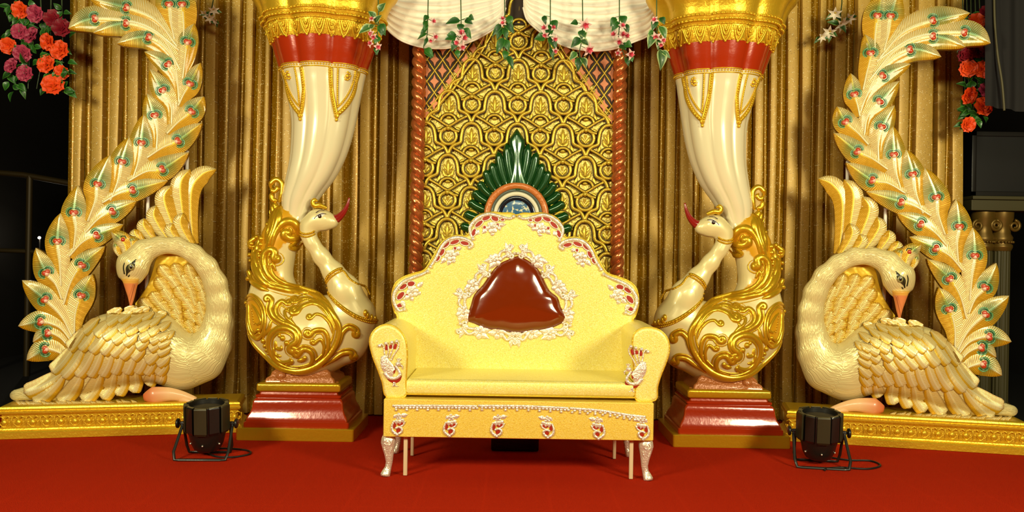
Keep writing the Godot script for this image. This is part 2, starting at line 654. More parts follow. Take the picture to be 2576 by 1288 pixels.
	rc.metallic_specular = 0.2
	bump(rc, noise(0.12, 41), 0.5, Vector3(3, 3, 3))
	mat("hall_dark", "16120c", 0.8)
	mat("hall_floor", "0c0a07", 0.7)
	mat("black_metal", "1a1712", 0.42, 0.2, 0.2)
	mat("black_matte", "0b0a08", 0.6)
	mat("black_cloth", "0d0b0a", 0.85)
	mat("lamp_fin", "37321c", 0.5, 0.35)
	mat("screw", "d8d0c0", 0.25, 0.8)
	var cl := mat("white_cloth", "f7f0de", 0.75)
	bump(cl, fine, 0.1, Vector3(4, 4, 4))
	cl.rim_enabled = true; cl.rim = 0.3
	var lf := painted(mat("foliage", "ffffff", 0.45, 0.0, 0.1))
	lf.backlight_enabled = true; lf.backlight = Color(0.12, 0.16, 0.05)
	var pt := painted(mat("petal", "ffffff", 0.55))
	pt.backlight_enabled = true; pt.backlight = Color(0.2, 0.12, 0.1)
	mat("rail_metal", "3a2e10", 0.5, 0.3)
	mat("dark_gold", "7a5f24", 0.4, 0.5)
	mat("olive_stone", "4a4524", 0.55)
	mat("white_rod", "f4efe0", 0.5)
	var g := mat("small_bulb", "fff4e0", 0.3)
	g.emission_enabled = true; g.emission = Color("fff0d8"); g.emission_energy_multiplier = 3.0
# ---------------------------------------------------------------- the hall
func slab_box(called: String, c: Vector3, s: Vector3, m: Material) -> MeshInstance3D:
	var b := MB.new()
	b.box(c, s, 0.002)
	return struct(called, b.done(), m)
func build_room() -> void:
	slab_box("floor", Vector3(0, -0.05, 1.9), Vector3(11.4, 0.1, 7.4), M.carpet)
	slab_box("floor_hall", Vector3(0, -0.05, -4.3), Vector3(11.4, 0.1, 5.0), M.hall_floor)
	slab_box("wall_back", Vector3(0, 2.2, -6.85), Vector3(11.4, 4.6, 0.1), M.hall_dark)
	slab_box("wall_left", Vector3(-5.75, 2.2, -0.65), Vector3(0.1, 4.6, 12.5), M.hall_dark)
	slab_box("wall_right", Vector3(5.75, 2.2, -0.65), Vector3(0.1, 4.6, 12.5), M.hall_dark)
	slab_box("wall_front", Vector3(0, 2.2, 5.65), Vector3(11.4, 4.6, 0.1), M.hall_dark)
	slab_box("ceiling", Vector3(0, 4.55, -0.65), Vector3(11.6, 0.1, 12.6), M.hall_dark)

# ---------------------------------------------------------------- pleated curtains of two alternating cloths
func pleat(x0: float, x1: float, beige: bool, r: RandomNumberGenerator, parent: Node3D) -> void:
	var prof := PackedVector2Array()
	var w := x1 - x0
	if beige:
		for k in [[0.0, -0.03], [0.015, 0.014], [0.05, 0.024], [0.06, 0.0255], [0.3, 0.029], [0.5, 0.028], [0.7, 0.029], [0.94, 0.0255], [0.95, 0.024], [0.985, 0.014], [1.0, -0.03]]: prof.append(Vector2(x0 + w * k[0], k[1]))
	else:
		x0 -= 0.010; w += 0.020
		for k in [[0.0, -0.034], [0.25, -0.016], [0.4, 0.0], [0.55, 0.004], [0.7, -0.004], [0.85, -0.014], [1.0, -0.034]]: prof.append(Vector2(x0 + w * k[0], k[1]))
	var mb := MB.new()
	var rows := 14
	var ph := r.randf() * TAU
	var u0 := r.randf()
	var top := 3.3
	for j in rows + 1:
		var y := 0.012 + (top - 0.012) * pow(j / float(rows), 1.6)
		var fl := clampf((0.35 - y) / 0.35, 0, 1)
		var dx := 0.006 * sin(y * 1.7 + ph) + fl * 0.012 * sin(ph * 3.0)
		var dz := 0.006 * sin(y * 2.3 + ph * 2.0) + fl * 0.03 * (0.5 + 0.5 * sin(ph))
		for p in prof: mb.v(Vector3(p.x + dx, y, p.y + dz), Color.WHITE, Vector2(u0 + p.x, y))
	var n := prof.size()
	for j in rows:
		for i in n - 1: mb.q(j * n + i, j * n + i + 1, (j + 1) * n + i + 1, (j + 1) * n + i)
	# the back of the cloth
	var b := mb.P.size()
	for j in rows + 1:
		for i in [0, n - 1]: mb.v(mb.P[j * n + i] - Vector3(0, 0, 0.012), Color.WHITE, mb.U[j * n + i])
	for j in rows: mb.q(b + j * 2 + 1, b + j * 2, b + j * 2 + 2, b + j * 2 + 3)
	obj("beige_pleat" if beige else "mustard_pleat", mb.done(), M.curtain_beige if beige else M.curtain_mustard, parent)
func curtain(label: String, edges: Array, first_beige: bool, seed_: int) -> void:
	var z := -1.74
	draw_on(Vector3(0, 0, z), 0, 0)
	var c := thing("pleated_curtain", label, "curtain", Vector3(0, 0, z))
	var r := RandomNumberGenerator.new()
	r.seed = seed_
	var beige := first_beige
	for i in edges.size() - 1:
		pleat(el(edges[i], 420).x, el(edges[i + 1], 420).x, beige, r, c)
		beige = not beige
	var rod := MB.new()
	rod.tube(PackedVector3Array([Vector3(el(edges[0], 420).x, 3.31, -0.01), Vector3(el(edges[edges.size() - 1], 420).x, 3.31, -0.01)]), arr([0.02]), 10)
	obj("curtain_rod", rod.done(), M.dark_gold, c)
func build_curtains() -> void:
	curtain("gold sequined curtain in beige and mustard pleats behind the statues on the left side", [168, 190, 210, 231, 260, 279, 302, 321, 348, 374, 400, 418, 446, 468, 494, 514, 541, 577, 600, 613, 632, 663, 675, 712, 738, 772, 796, 838, 862, 905, 931, 952, 974, 997, 1025, 1060], false, 11)
	curtain("gold sequined curtain in beige and mustard pleats behind the statues on the right side", [1545, 1573, 1588, 1607, 1633, 1656, 1673, 1695, 1710, 1742, 1765, 1800, 1822, 1860, 1893, 1915, 1931, 1948, 1974, 2000, 2010, 2034, 2054, 2070, 2092, 2121, 2146, 2180, 2200, 2228, 2252, 2278, 2297, 2340, 2350, 2371, 2389, 2418], true, 12)
# ---------------------------------------------------------------- carved panel behind the sofa
func build_panel() -> void:
	var at := Vector3(-0.01, 0, -1.44)
	draw_on(at, 0, 0.0)
	var root := thing("carved_backdrop_panel", "tall carved gold lattice panel between copper rope columns behind the sofa", "carved panel", at)
	var k := el(1300, 500).x - el(1299, 500).x        # metres per drawing unit
	var l := el(1052, 400).x
	var r := el(1555, 400).x
	var b := MB.new()
	b.box(Vector3((l + r) / 2, 1.62, -0.05), Vector3(r - l, 3.24, 0.06), 0.004)
	obj("back_board", b.done(), M.pale_gold, root)
	# rope columns: three strands twisted round each other
	for x in [l, r]:
		var rope := MB.new()
		var n := 44
		var col := Node3D.new()
		var hand := -1.0 if x == l else 1.0
		for s in 2:
			var p := PackedVector3Array()
			for i in n * 5 + 1:
				var y := 3.2 * i / (n * 5.0)
				var g := hand * TAU * y / 0.150 + TAU * s / 2.0
				p.append(Vector3(x + cos(g) * 0.024, y, 0.03 - sin(g) * 0.024))
			var st := MB.new()
			st.tube(p, arr([0.030]), 12)
			if s == 0:
				var core := MB.new()
				core.tube(PackedVector3Array([Vector3(x, 0.0, 0.03), Vector3(x, 3.2, 0.03)]), arr([0.03]), 10)
				col = obj("rope_column", core.done(), M.patina, root)
			obj("rope_strand", st.done(), M.copper, col)
	# the lattice unit, drawn once in its own units: arch, palmette, eyebrow, crossed bands, ring and heart
	var u := k * 265.0 / 2.3 / 265.0
	var arch := raw([0, 0, 26, 8, 48, 34, 57, 74, 60, 106, 72, 118, 100, 130, 120, 152, 131, 182], u)
	var half := smooth2(arch, 3)
	var full := PackedVector2Array()
	for i in range(half.size() - 1, -1, -1): full.append(Vector2(half[i].x, -half[i].y))
	for i in range(1, half.size()): full.append(Vector2(-half[i].x, -half[i].y))
	var shapes := {}
	var band := func(p: PackedVector2Array, rad: float, z: float, closed := false) -> Array:
		var g := MB.new()
		g.tube(lift(p, z), arr([rad]), 8, Color.WHITE, 0.9, closed)
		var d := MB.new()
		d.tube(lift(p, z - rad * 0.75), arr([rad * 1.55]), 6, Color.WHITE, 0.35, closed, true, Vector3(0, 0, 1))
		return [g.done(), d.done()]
	shapes.arch = band.call(full, 9.6 * u, 0.012)
	var ring := PackedVector2Array()
	for i in 24: ring.append(Vector2(cos(TAU * i / 24) * 47, -262 + sin(TAU * i / 24) * 47) * u)
	shapes.ring = band.call(ring, 9.0 * u, 0.010, true)
	var brow := PackedVector2Array()
	for i in 13: brow.append(Vector2(-cos(PI * i / 12) * 45, -178 + sin(PI * i / 12) * 42) * u)
	shapes.eyebrow = band.call(brow, 7.5 * u, 0.013)
	shapes.crossing_a = band.call(smooth2(raw([-104, -146, -60, -170, -20, -196, 0, -206, 24, -228, 62, -236], u), 4), 7.0 * u, 0.016)
	shapes.crossing_b = band.call(smooth2(raw([104, -146, 60, -170, 20, -196, 0, -206, -24, -228, -62, -236], u), 4), 7.0 * u, 0.010)
	var heart := MB.new()
	for s in [-1.0, 1.0]:
		var sp := smooth2(raw([0, -292, s * 16, -272, s * 24, -250], u), 4)
		leaf(heart, sp, func(t): return (0.002 + 8.5 * sin(PI * minf(t * 0.9 + 0.06, 1.0))) * u, func(_x, _y): return -0.012, 0.016, 0.012, func(_t, _s): return Color.WHITE, 6)
	leaf(heart, smooth2(raw([0, -268, 0, -256, 0, -242], u), 3), func(t): return (9.0 * t + 1.0) * u, func(_x, _y): return -0.012, 0.012, 0.012, func(_t, _s): return Color.WHITE, 6)
	shapes.heart = [heart.done(), null]
	var pal := MB.new()
	for s in [-1.0, 1.0]:
		leaf(pal, smooth2(raw([0, -128, s * 20, -112, s * 32, -80], u), 4), func(t): return (3 + 10 * sin(PI * minf(0.25 + t * 0.75, 1.0))) * u, func(_x, _y): return -0.012, 0.016, 0.012, func(_t, _s): return Color.WHITE, 6)
		leaf(pal, smooth2(raw([0, -92, s * 16, -74, s * 25, -52], u), 4), func(t): return (2 + 7 * sin(PI * minf(0.25 + t * 0.75, 1.0))) * u, func(_x, _y): return -0.010, 0.016, 0.012, func(_t, _s): return Color.WHITE, 6)
		leaf(pal, smooth2(raw([s * 50, -122, s * 56, -148, s * 74, -168], u), 4), func(t): return (2 + 8 * sin(PI * minf(0.2 + t * 0.8, 1.0))) * u, func(_x, _y): return -0.012, 0.014, 0.012, func(_t, _s): return Color.WHITE, 6)
		leaf(pal, smooth2(raw([s * 40, -210, s * 60, -224, s * 72, -256], u), 4), func(t): return (2 + 8 * sin(PI * minf(0.2 + t * 0.8, 1.0))) * u, func(_x, _y): return -0.012, 0.014, 0.012, func(_t, _s): return Color.WHITE, 6)
	leaf(pal, smooth2(raw([0, -110, 0, -60, 0, -26], u), 6), func(t): return (2 + 10 * sin(PI * minf(0.2 + t * 0.8, 1.0))) * u, func(_x, _y): return -0.008, 0.016, 0.012, func(_t, _s): return Color.WHITE, 6, 0.003)
	shapes.palmette = [pal.done(), null]
	var kn := MB.new()
	kn.ball(Vector3(0, -217 * u, 0.016), Vector3.ONE * 14 * u)
	kn.ball(Vector3(0, -152 * u, -0.008), Vector3(17, 12, 12) * u)
	shapes.knob = [kn.done(), null]
	var y0 := el(1303, 40 + 255 / 2.3).y
	var x0 := el(1304, 40 + 255 / 2.3).x
	var dark := MB.new()
	for row in range(-2, 9):
		for c in range(-2, 3):
			var ox := (c + (0.5 if row % 2 != 0 else 0.0)) * 265.0
			var oy := row * 185.0
			# the pointed outline of the gold field: narrower towards the top
			var reach := 132.0 * (1.6 + 1.0 * row) + 140.0 if row < 1 else 560.0
			if row <= 1 and absf(ox) > 140.0 + 132.0 * (row + 1.4): continue
			var pos := Vector3(x0 + ox * u, y0 - oy * u, 0.0)
			if absf(pos.x - (l + r) / 2) > (r - l) / 2 + 0.02 or pos.y < 0.4: continue
			if absf(pos.x - (l + r) / 2) < 0.16 and pos.y < 1.45 and pos.y > 0.3 and row > 4: continue
			for name_ in ["arch", "eyebrow", "crossing_a", "crossing_b", "ring", "heart", "palmette", "knob"]:
				if shapes[name_][0] == null: continue
				var dx := pos.x - (l + r) / 2
				var edge_unit := absf(dx) + 0.2 > (r - l) / 2
				var sm: ArrayMesh = clipped(shapes[name_][0], dx, (r - l) / 2) if edge_unit else shapes[name_][0]
				if sm == null: continue
				var o := obj({"arch": "arch_band", "eyebrow": "eyebrow_band", "crossing_a": "crossing_band", "crossing_b": "crossing_band", "ring": "ring_band", "heart": "heart_leaf", "palmette": "palmette", "knob": "knob"}[name_], sm, M.antique_gold, root)
				o.position = pos
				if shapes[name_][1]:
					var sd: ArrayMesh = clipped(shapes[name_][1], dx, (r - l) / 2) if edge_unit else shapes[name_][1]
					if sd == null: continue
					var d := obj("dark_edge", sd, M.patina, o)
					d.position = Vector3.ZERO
	# spandrels: pointed boundary and diamond trellis
	for s in [-1.0, 1.0]:
		var ground := MB.new()
		var cx := (l + r) / 2
		var e1 := el(1086, 292)
		var e2 := el(1246, 60)
		var hw := (r - l) / 2 - 0.02
		var xa := hw - (e1.x - l) + 0.02
		ground.slab(PackedVector2Array([Vector2(cx + s * hw, e1.y), Vector2(cx + s * (cx - e2.x), e2.y + 0.1), Vector2(cx + s * (cx - e2.x), 3.2), Vector2(cx + s * hw, 3.2)]), -0.02, 0.002, 0.001)
		var g := obj("spandrel", ground.done(), M.patina, root)
		var cell := Vector2(39.0, 55.0) * k
		var dia := MB.new()
		dia.slab(PackedVector2Array([Vector2(0, -0.33), Vector2(0.1, -0.13), Vector2(0.29, 0), Vector2(0.1, 0.13), Vector2(0, 0.33), Vector2(-0.1, 0.13), Vector2(-0.29, 0), Vector2(-0.1, -0.13)].map(func(q): return q * cell * Vector2(1, 1.0)) as Array), 0.0, 0.012, 0.004)
		var dm := dia.done()
		var base := el(1133, 151)
		var bars := MB.new()
		for row in range(-3, 14):
			for c in range(-1, 8):
				var p := Vector2(base.x - 2.0 * cell.x + (c + (0.5 if row % 2 != 0 else 0.0)) * cell.x, base.y - 3 * cell.y + row * cell.y * 0.5)
				var lim := remap(p.y, e1.y, e2.y, e1.x, e2.x)
				var pm := Vector2(cx + s * (cx - p.x), p.y)
				if p.x < l + 0.03 or p.x > lim - 0.02: continue
				if p.y > 3.1: continue
				var d := obj("diamond", dm, M.diamond_tile, g)
				d.position = Vector3(pm.x, pm.y, 0.002)
				for q in [Vector2(0.5, 0), Vector2(-0.5, 0)]:
					for v2 in [Vector2(0, 0.5), Vector2(0, -0.5)]:
						var a: Vector2 = pm + q * cell
						var e: Vector2 = pm + v2 * cell
						bars.tube(lift(PackedVector2Array([a, a.lerp(e, 0.33), a.lerp(e, 0.66), e]), 0.004), arr([0.005]), 5, Color.WHITE, 1.0, false, false)
		obj("trellis_bars", bars.done(), M.antique_gold, root)
		var edge := smooth2(pts([1074, 298, 1098, 274, 1118, 248, 1138, 228, 1160, 196, 1180, 168, 1204, 142, 1222, 112, 1238, 82, 1250, 50]), 3)
		if s > 0:
			for i in edge.size(): edge[i].x = 2 * cx - edge[i].x
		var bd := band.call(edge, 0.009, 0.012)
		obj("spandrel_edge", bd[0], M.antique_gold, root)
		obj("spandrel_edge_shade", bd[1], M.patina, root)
		var edge2 := edge.duplicate()
		for i in edge2.size(): edge2[i] += Vector2(s * 0.030, 0.026)
		obj("spandrel_edge", band.call(edge2, 0.006, 0.010)[0], M.antique_gold, root)
	# dark crown piece under the drapes
	var crown := MB.new()
	crown.slab(pts([1255, 62, 1350, 62, 1345, 20, 1300, -40, 1262, 20]), -0.02, 0.004, 0.002)
	obj("crown_ground", crown.done(), M.patina, root)
	# peacock-eye boss: green blades fanned round three rings
	var c0 := el(1299, 541)
	var tips := [[1300, 325, 1302, 462, 17], [1274, 361, 1288, 458, 11], [1253, 381, 1272, 463, 11], [1237, 409, 1256, 468, 11], [1221, 427, 1243, 478, 11], [1205, 457, 1232, 492, 11], [1191, 480, 1224, 508, 11], [1180, 505, 1218, 528, 11], [1168, 535, 1214, 552, 11], [1158, 566, 1212, 580, 11]]
	for s in [1.0, -1.0]:
		for i in tips.size():
			if i == 0 and s < 0: continue
			var q: Array = tips[i]
			var a := el(q[0], q[1])
			var z := el(q[2], q[3])
			if s < 0:
				a.x = 2 * c0.x - a.x; z.x = 2 * c0.x - z.x
			var bl := MB.new()
			var out := z - c0
			var mid := a.lerp(z, 0.55) + Vector2(a.x - z.x, 0) * 0.16
			var end := c0 + out * 0.82
			var sp := smooth2(PackedVector2Array([end, z, mid, a]), 6)
			var hw: float = q[4] * k
			if i == 0:
				leaf(bl, smooth2(PackedVector2Array([el(1303, 480), el(1302, 440), el(1301, 395), el(1300, 355), a]), 6), func(t): return k * (30.0 * pow(1 - t, 3) + 8.0 + 12.0 * exp(-pow((t - 0.72) / 0.16, 2))) * (1.0 if t < 0.74 else sqrt(maxf(0.0, 1 - pow((t - 0.74) / 0.26, 1.6)))), func(_x, _y): return 0.022, 0.035, 0.045, func(_t, _s): return Color.WHITE, 10, 0.004)
			else:
				leaf(bl, sp, func(t): return hw * (0.55 + 0.45 * smoothstep(0.0, 0.6, t)) * (1.0 if t < 0.82 else sqrt(maxf(0.02, 1 - pow((t - 0.82) / 0.18, 2)))), func(_x, _y): return 0.016 - 0.0006 * i, 0.034, 0.04, func(_t, _s): return Color.WHITE, 10)
			obj("green_blade", bl.done(), M.green_lacquer, root)
	var disc := func(r0: float, r1: float, z: float, h: float, m: Material, called: String):
		var d := MB.new()
		d.lathe(PackedVector2Array([Vector2(r0 * k, 0), Vector2(r1 * k, 0), Vector2(r1 * k, h * 0.6), Vector2((r1 * 0.9 + r0 * 0.1) * k, h * 0.95), Vector2((r1 * 0.5 + r0 * 0.5) * k, h * 1.1), Vector2((r0 * 0.92 + r1 * 0.08) * k, h * 0.9), Vector2(r0 * k, h * 0.5)]), Vector3.ZERO, 56, Color.WHITE, 1, 1, false)
		var o := obj(called, d.done(), m, root)
		o.rotation.x = PI / 2
		o.position = Vector3(c0.x, c0.y, z)
	disc.call(64, 81, 0.02, 0.045, M.orange_lacquer, "orange_ring")
	disc.call(58, 65, 0.02, 0.035, M.grey_lacquer, "grey_ring")
	disc.call(47, 58, 0.02, 0.030, M.cream_line, "cream_ring")
	disc.call(36, 49, 0.02, 0.024, M.navy_lacquer, "navy_ring")
	disc.call(0.5, 38, 0.02, 0.016, M.worn_blue, "blue_disc")
# ---------------------------------------------------------------- the gold loveseat
var white_f := func(_t, _s): return Color.WHITE
func flower(mb: MB, c: Vector2, r: float, z: float, n := 5, turn := 0.0) -> void:
	for i in n:
		var g := turn + TAU * i / n
		var d := Vector2(cos(g), sin(g))
		leaf(mb, PackedVector2Array([c + d * r * 0.15, c + d * r * 0.45, c + d * r * 0.75, c + d * r]), func(t): return r * (0.16 + 0.26 * sin(PI * minf(0.1 + t * 0.85, 1.0))), func(_x, _y): return z, r * 0.28, r * 0.4, white_f, 4)
	mb.ball(Vector3(c.x, c.y, z + r * 0.3), Vector3.ONE * r * 0.26, Color.WHITE, 8, 5)
func scroll(mb: MB, p: PackedVector2Array, z: float, r0: float, r1: float, curl := 0.0, sides := 6, turns := 1.15) -> void:
	var s := smooth2(p, 5)
	if curl != 0.0:
		var e := s[s.size() - 1]
		var d := (e - s[s.size() - 2]).normalized()
		var side := Vector2(-d.y, d.x) * signf(curl)
		var c := e + side * absf(curl)
		var a0 := (e - c).angle()
		for i in range(1, 15):
			var t := i / 14.0
			s.append(c + Vector2.from_angle(a0 + signf(curl) * TAU * turns * t) * absf(curl) * (1.0 - 0.72 * t))
	var r := PackedFloat32Array()
	for i in s.size(): r.append(lerpf(r0, r1, i / float(s.size() - 1)))
	mb.tube(lift(s, z), r, sides, Color.WHITE, 0.9)
func point_leaf(mb: MB, a: Vector2, b: Vector2, hw: float, z: float, bend := 0.0) -> void:
	var m := (a + b) / 2 + Vector2(-(b - a).y, (b - a).x) * bend
	leaf(mb, smooth2(PackedVector2Array([a, m, b]), 4), func(t): return hw * (0.15 + sin(PI * pow(t, 0.7))) * (1.0 - pow(t, 5)), func(_x, _y): return z, hw * 0.6, 0.006, white_f, 6, hw * 0.15)
func blot(mb: MB, c: Vector2, a: float, b: float, turn: float, z: float) -> void:
	var o := PackedVector2Array()
	for i in 14:
		var g := TAU * i / 14
		o.append(c + Vector2(cos(g) * a, sin(g) * b * (1.0 - 0.25 * cos(g))).rotated(turn))
	mb.slab(o, z, z + 0.003, 0.001)
func flip2(p: PackedVector2Array, cx: float) -> PackedVector2Array:
	var r := p.duplicate()
	for i in r.size(): r[i].x = 2 * cx - r[i].x
	return r

func build_sofa() -> void:
	var at := Vector3(0.01, 0, 0.0)
	var root := thing("loveseat", "gold upholstered wedding loveseat with scalloped back and puffy red centre panel", "sofa", at)
	var gv: Material = M.gold_vinyl
	# backrest
	draw_on(at, 0, -0.5)
	var k := el(1300, 600).x - el(1299, 600).x
	var cx := el(1297, 700).x
	var half := pts([1297, 541, 1283, 536, 1262, 536, 1239, 534, 1211, 539, 1193, 550, 1182, 568, 1179, 588, 1168, 594, 1153, 592, 1130, 597, 1109, 612, 1094, 638, 1081, 660, 1066, 680, 1037, 689, 1013, 698, 995, 712, 987, 733, 986, 758, 992, 785, 1000, 815, 1002, 1000])
	for i in half.size(): half[i].x = minf(half[i].x, cx)
	var out := PackedVector2Array()
	var hs := smooth2(half, 4)
	for i in hs.size(): out.append(hs[i])
	var fl := flip2(hs, cx)
	for i in range(fl.size() - 1, 0, -1): out.append(fl[i])
	var b := MB.new()
	b.slab(out, -0.64, -0.5, 0.022, Color.WHITE, 4)
	var back := obj("backrest", b.done(), gv, root)
	# piping round the edge of the back
	var pipe := MB.new()
	var edge := PackedVector2Array()
	for i in out.size():
		if out[i].y > 0.62: edge.append(out[i])
	var start := 0
	for i in edge.size():
		if edge[i].distance_to(edge[(i + 1) % edge.size()]) > 0.3: start = (i + 1) % edge.size()
	var pl := PackedVector2Array()
	for i in edge.size(): pl.append(edge[(start + i) % edge.size()])
	pipe.tube(lift(pl, -0.512), arr([0.006]), 6)
	obj("edge_piping", pipe.done(), M.gold_bright, back)
	# red panel
	var hp := pts([1301, 644, 1283, 651, 1262, 660, 1247, 672, 1233, 689, 1214, 717, 1193, 741, 1184, 768, 1174, 804, 1192, 814, 1227, 828, 1262, 832, 1300, 838, 1340, 833, 1375, 829, 1405, 818, 1426, 801, 1411, 772, 1403, 748, 1383, 731, 1368, 702, 1353, 676, 1330, 656, 1314, 648])
	var h := MB.new()
	h.puff(smooth2(hp, 3, true), el(1300, 755), -0.5, 0.062, Color.WHITE, 10, 0.42)
	obj("red_panel", h.done(), M.red_leather, back)
	# silver modules round the red panel: flower, leaves, two scrolls and a trefoil
	var zf := -0.496
	var mods := [[480, 250, 640, 150], [230, 540, 350, 380], [115, 860, 105, 655], [310, 1085, 120, 1050], [520, 1085, 680, 1150]]
	for q in mods:
		for s in [false, true]:
			var fc := el(1140 + q[0] / 4.6, 600 + q[1] / 4.6)
			var tc := el(1140 + q[2] / 4.6, 600 + q[3] / 4.6)
			if s:
				fc.x = 2 * cx - fc.x + 0.004; tc.x = 2 * cx - tc.x + 0.004
			var hc := el(1300, 755)
			var d := (tc - fc).normalized()
			var outw := Vector2(-d.y, d.x)
			if outw.dot(fc - hc) < 0: outw = -outw
			var sg := signf(d.cross(outw))
			var m := MB.new()
			var k2 := k * 1.32
			flower(m, fc, 13.0 * k2, zf, 6, 0.3)
			for w in [-1.0, 1.0]: point_leaf(m, fc + outw * w * 2 * k2, fc - d * 20 * k2 + outw * w * 9 * k2, 5 * k2, zf)
			scroll(m, PackedVector2Array([fc + d * 8 * k2, fc + d * 20 * k2 + outw * 7 * k2, tc + outw * 1 * k]), zf + 0.002, 3.0 * k2, 1.8 * k2, -6.0 * k2 * sg)
			scroll(m, PackedVector2Array([fc + d * 8 * k2 - outw * 6 * k2, fc + d * 18 * k2 - outw * 4 * k2, tc - outw * 8 * k]), zf + 0.002, 3.0 * k2, 1.8 * k2, -5.0 * k2 * sg)
			for w in [-1.0, 0.0, 1.0]: point_leaf(m, tc, tc + (outw + d * 0.25).rotated(w * 0.75) * (19.0 if w == 0.0 else 11.0) * k2, 3.6 * k2, zf, 0.1 * w)
			scroll(m, PackedVector2Array([tc + d * 2 * k2, tc + d * 12 * k2 + outw * 3 * k2, tc + d * 12 * k2 + outw * 9 * k]), zf + 0.002, 2.2 * k2, 1.4 * k2, 4.0 * k2 * sg)
			m.ball(Vector3(tc.x, tc.y, zf + 0.004) - Vector3(outw.x, outw.y, 0) * 9 * k2 + Vector3(d.x, d.y, 0) * 8 * k2, Vector3.ONE * 3.4 * k2)
			obj("panel_ornament", m.done(), M.silver, back)
	# silver openwork along the scalloped edge, with red showing through
	var E := [
		{"o": [1018, 778, 1004, 781, 993, 764, 991, 743, 1000, 725, 1016, 709, 1037, 699, 1060, 691, 1076, 683], "i": [[1007, 768, 5, 9, 1.9], [1008, 744, 6, 11, 2.4], [1015, 721, 10, 5, 0.6], [1034, 714, 9, 6, 0.2], [1024, 743, 4, 4, 0]], "f": [1038, 733, 15], "l": [[1030, 745, 1014, 754], [1034, 748, 1040, 758], [1050, 722, 1066, 708], [1052, 735, 1058, 742], [1010, 756, 1020, 776]]},
		{"o": [1083, 671, 1097, 650, 1109, 625, 1125, 606, 1146, 598, 1170, 601, 1186, 611, 1188, 620, 1181, 623], "i": [[1122, 616, 10, 5, 0.7], [1144, 609, 11, 5, 0.35], [1169, 612, 10, 5, -0.2], [1112, 635, 5, 9, 2.6], [1101, 650, 5, 8, 2.5], [1145, 625, 4, 4, 0]], "f": [1134, 642, 15], "l": [[1122, 648, 1108, 664], [1132, 655, 1126, 668], [1146, 634, 1156, 642], [1150, 626, 1162, 622], [1140, 654, 1142, 662]]},
		{"o": [1190, 601, 1183, 587, 1183, 571, 1195, 555, 1214, 543, 1235, 539, 1258, 545, 1281, 550, 1292, 545], "i": [[1192, 585, 5, 9, 2.8], [1205, 563, 11, 5, 0.7], [1223, 549, 10, 5, 0.4], [1245, 550, 9, 6, -0.4], [1219, 572, 4, 4, 0], [1252, 566, 4, 4, 0], [1264, 553, 5, 3, 0]], "f": [1238, 572, 15], "l": [[1224, 576, 1212, 588], [1198, 590, 1206, 576], [1238, 586, 1240, 594], [1252, 576, 1262, 572], [1254, 566, 1274, 564]]}]
	for e in E:
		for s in [false, true]:
			var om := MB.new()
			var im := MB.new()
			var tr := func(p: PackedVector2Array) -> PackedVector2Array: return flip2(p, cx) if s else p
			var o: PackedVector2Array = smooth2(tr.call(pts(e.o)), 4)
			var rr := PackedFloat32Array()
			for i in o.size():
				var t := i / float(o.size() - 1)
				rr.append((2.6 + 2.2 * sin(PI * t)) * k)
			om.tube(lift(o, zf + 0.003), rr, 8, Color.WHITE, 0.8)
			for w in [0, o.size() - 1]: om.ball(Vector3(o[w].x, o[w].y, zf + 0.004), Vector3.ONE * 5.0 * k)
			for q in e.i:
				var c: Vector2 = tr.call(PackedVector2Array([el(q[0], q[1])]))[0]
				im = MB.new()
				blot(im, c, q[2] * k * 1.15, q[3] * k * 1.15, (PI - q[4]) if s else q[4], zf - 0.003)
				obj("red_inlay", im.done(), M.red_inlay, back)
				var ring := PackedVector2Array()
				for i in 12: ring.append(c + Vector2(cos(TAU * i / 12) * q[2] * k * 1.2, sin(TAU * i / 12) * q[3] * k * 1.2).rotated((PI - q[4]) if s else q[4]))
				om.tube(lift(ring, zf + 0.001), arr([1.5 * k]), 5, Color.WHITE, 1.0, true)
			var fp: Vector2 = tr.call(PackedVector2Array([el(e.f[0], e.f[1])]))[0]
			flower(om, fp, e.f[2] * k, zf, 6, 0.2)
			for q in e.l:
				var ab: PackedVector2Array = tr.call(pts(q))
				point_leaf(om, ab[0], ab[1], 5.0 * k, zf)
			obj("edge_ornament", om.done(), M.silver, back)
	# seat
	var c := MB.new()
	draw_on(at, 0, -0.03)
	var a0 := el(1019, 952)
	var a1 := el(1600, 1003)
	c.box(Vector3((a0.x + a1.x) / 2, (a0.y + a1.y) / 2 - 0.001, -0.275), Vector3(a1.x - a0.x, a0.y - a1.y - 0.004, 0.49), 0.018)
	var seat := obj("seat_cushion", c.done(), gv, root)
	var sp := MB.new()
	sp.tube(PackedVector3Array([Vector3(a0.x + 0.01, a1.y + 0.006, -0.028), Vector3(a1.x - 0.01, a1.y + 0.006, -0.028)]), arr([0.005]), 6)
	obj("seat_piping", sp.done(), M.gold_bright, seat)
	# arms
	for s in [false, true]:
		var o := pts([928.5, 862, 934, 840, 949, 824, 971, 817, 993, 823, 1010, 838, 1020, 858, 1023.5, 889, 1022.5, 920, 1020, 964, 1018, 999, 971, 999, 961, 964, 949, 930, 937, 899])
		if s: o = pts([1593, 850, 1602, 834, 1618, 826, 1640, 825, 1662, 832, 1678, 848, 1685, 868, 1684, 890, 1676, 915, 1664, 945, 1655, 975, 1650, 1008, 1602, 1008, 1600, 970, 1596, 930, 1592, 890])
		var am := MB.new()
		am.slab(smooth2(o, 4, true), -0.62, -0.035, 0.016, Color.WHITE, 4)
		var arm := obj("arm", am.done(), gv, root)
		var pp := MB.new()
		pp.tube(lift(smooth2(o, 4, true), -0.046), arr([0.0045]), 6, Color.WHITE, 1.0, true)
		obj("arm_piping", pp.done(), M.gold_bright, arm)
		# silver peacock on the front of the arm
		var za := -0.034
		var pk := MB.new()
		var rds := []
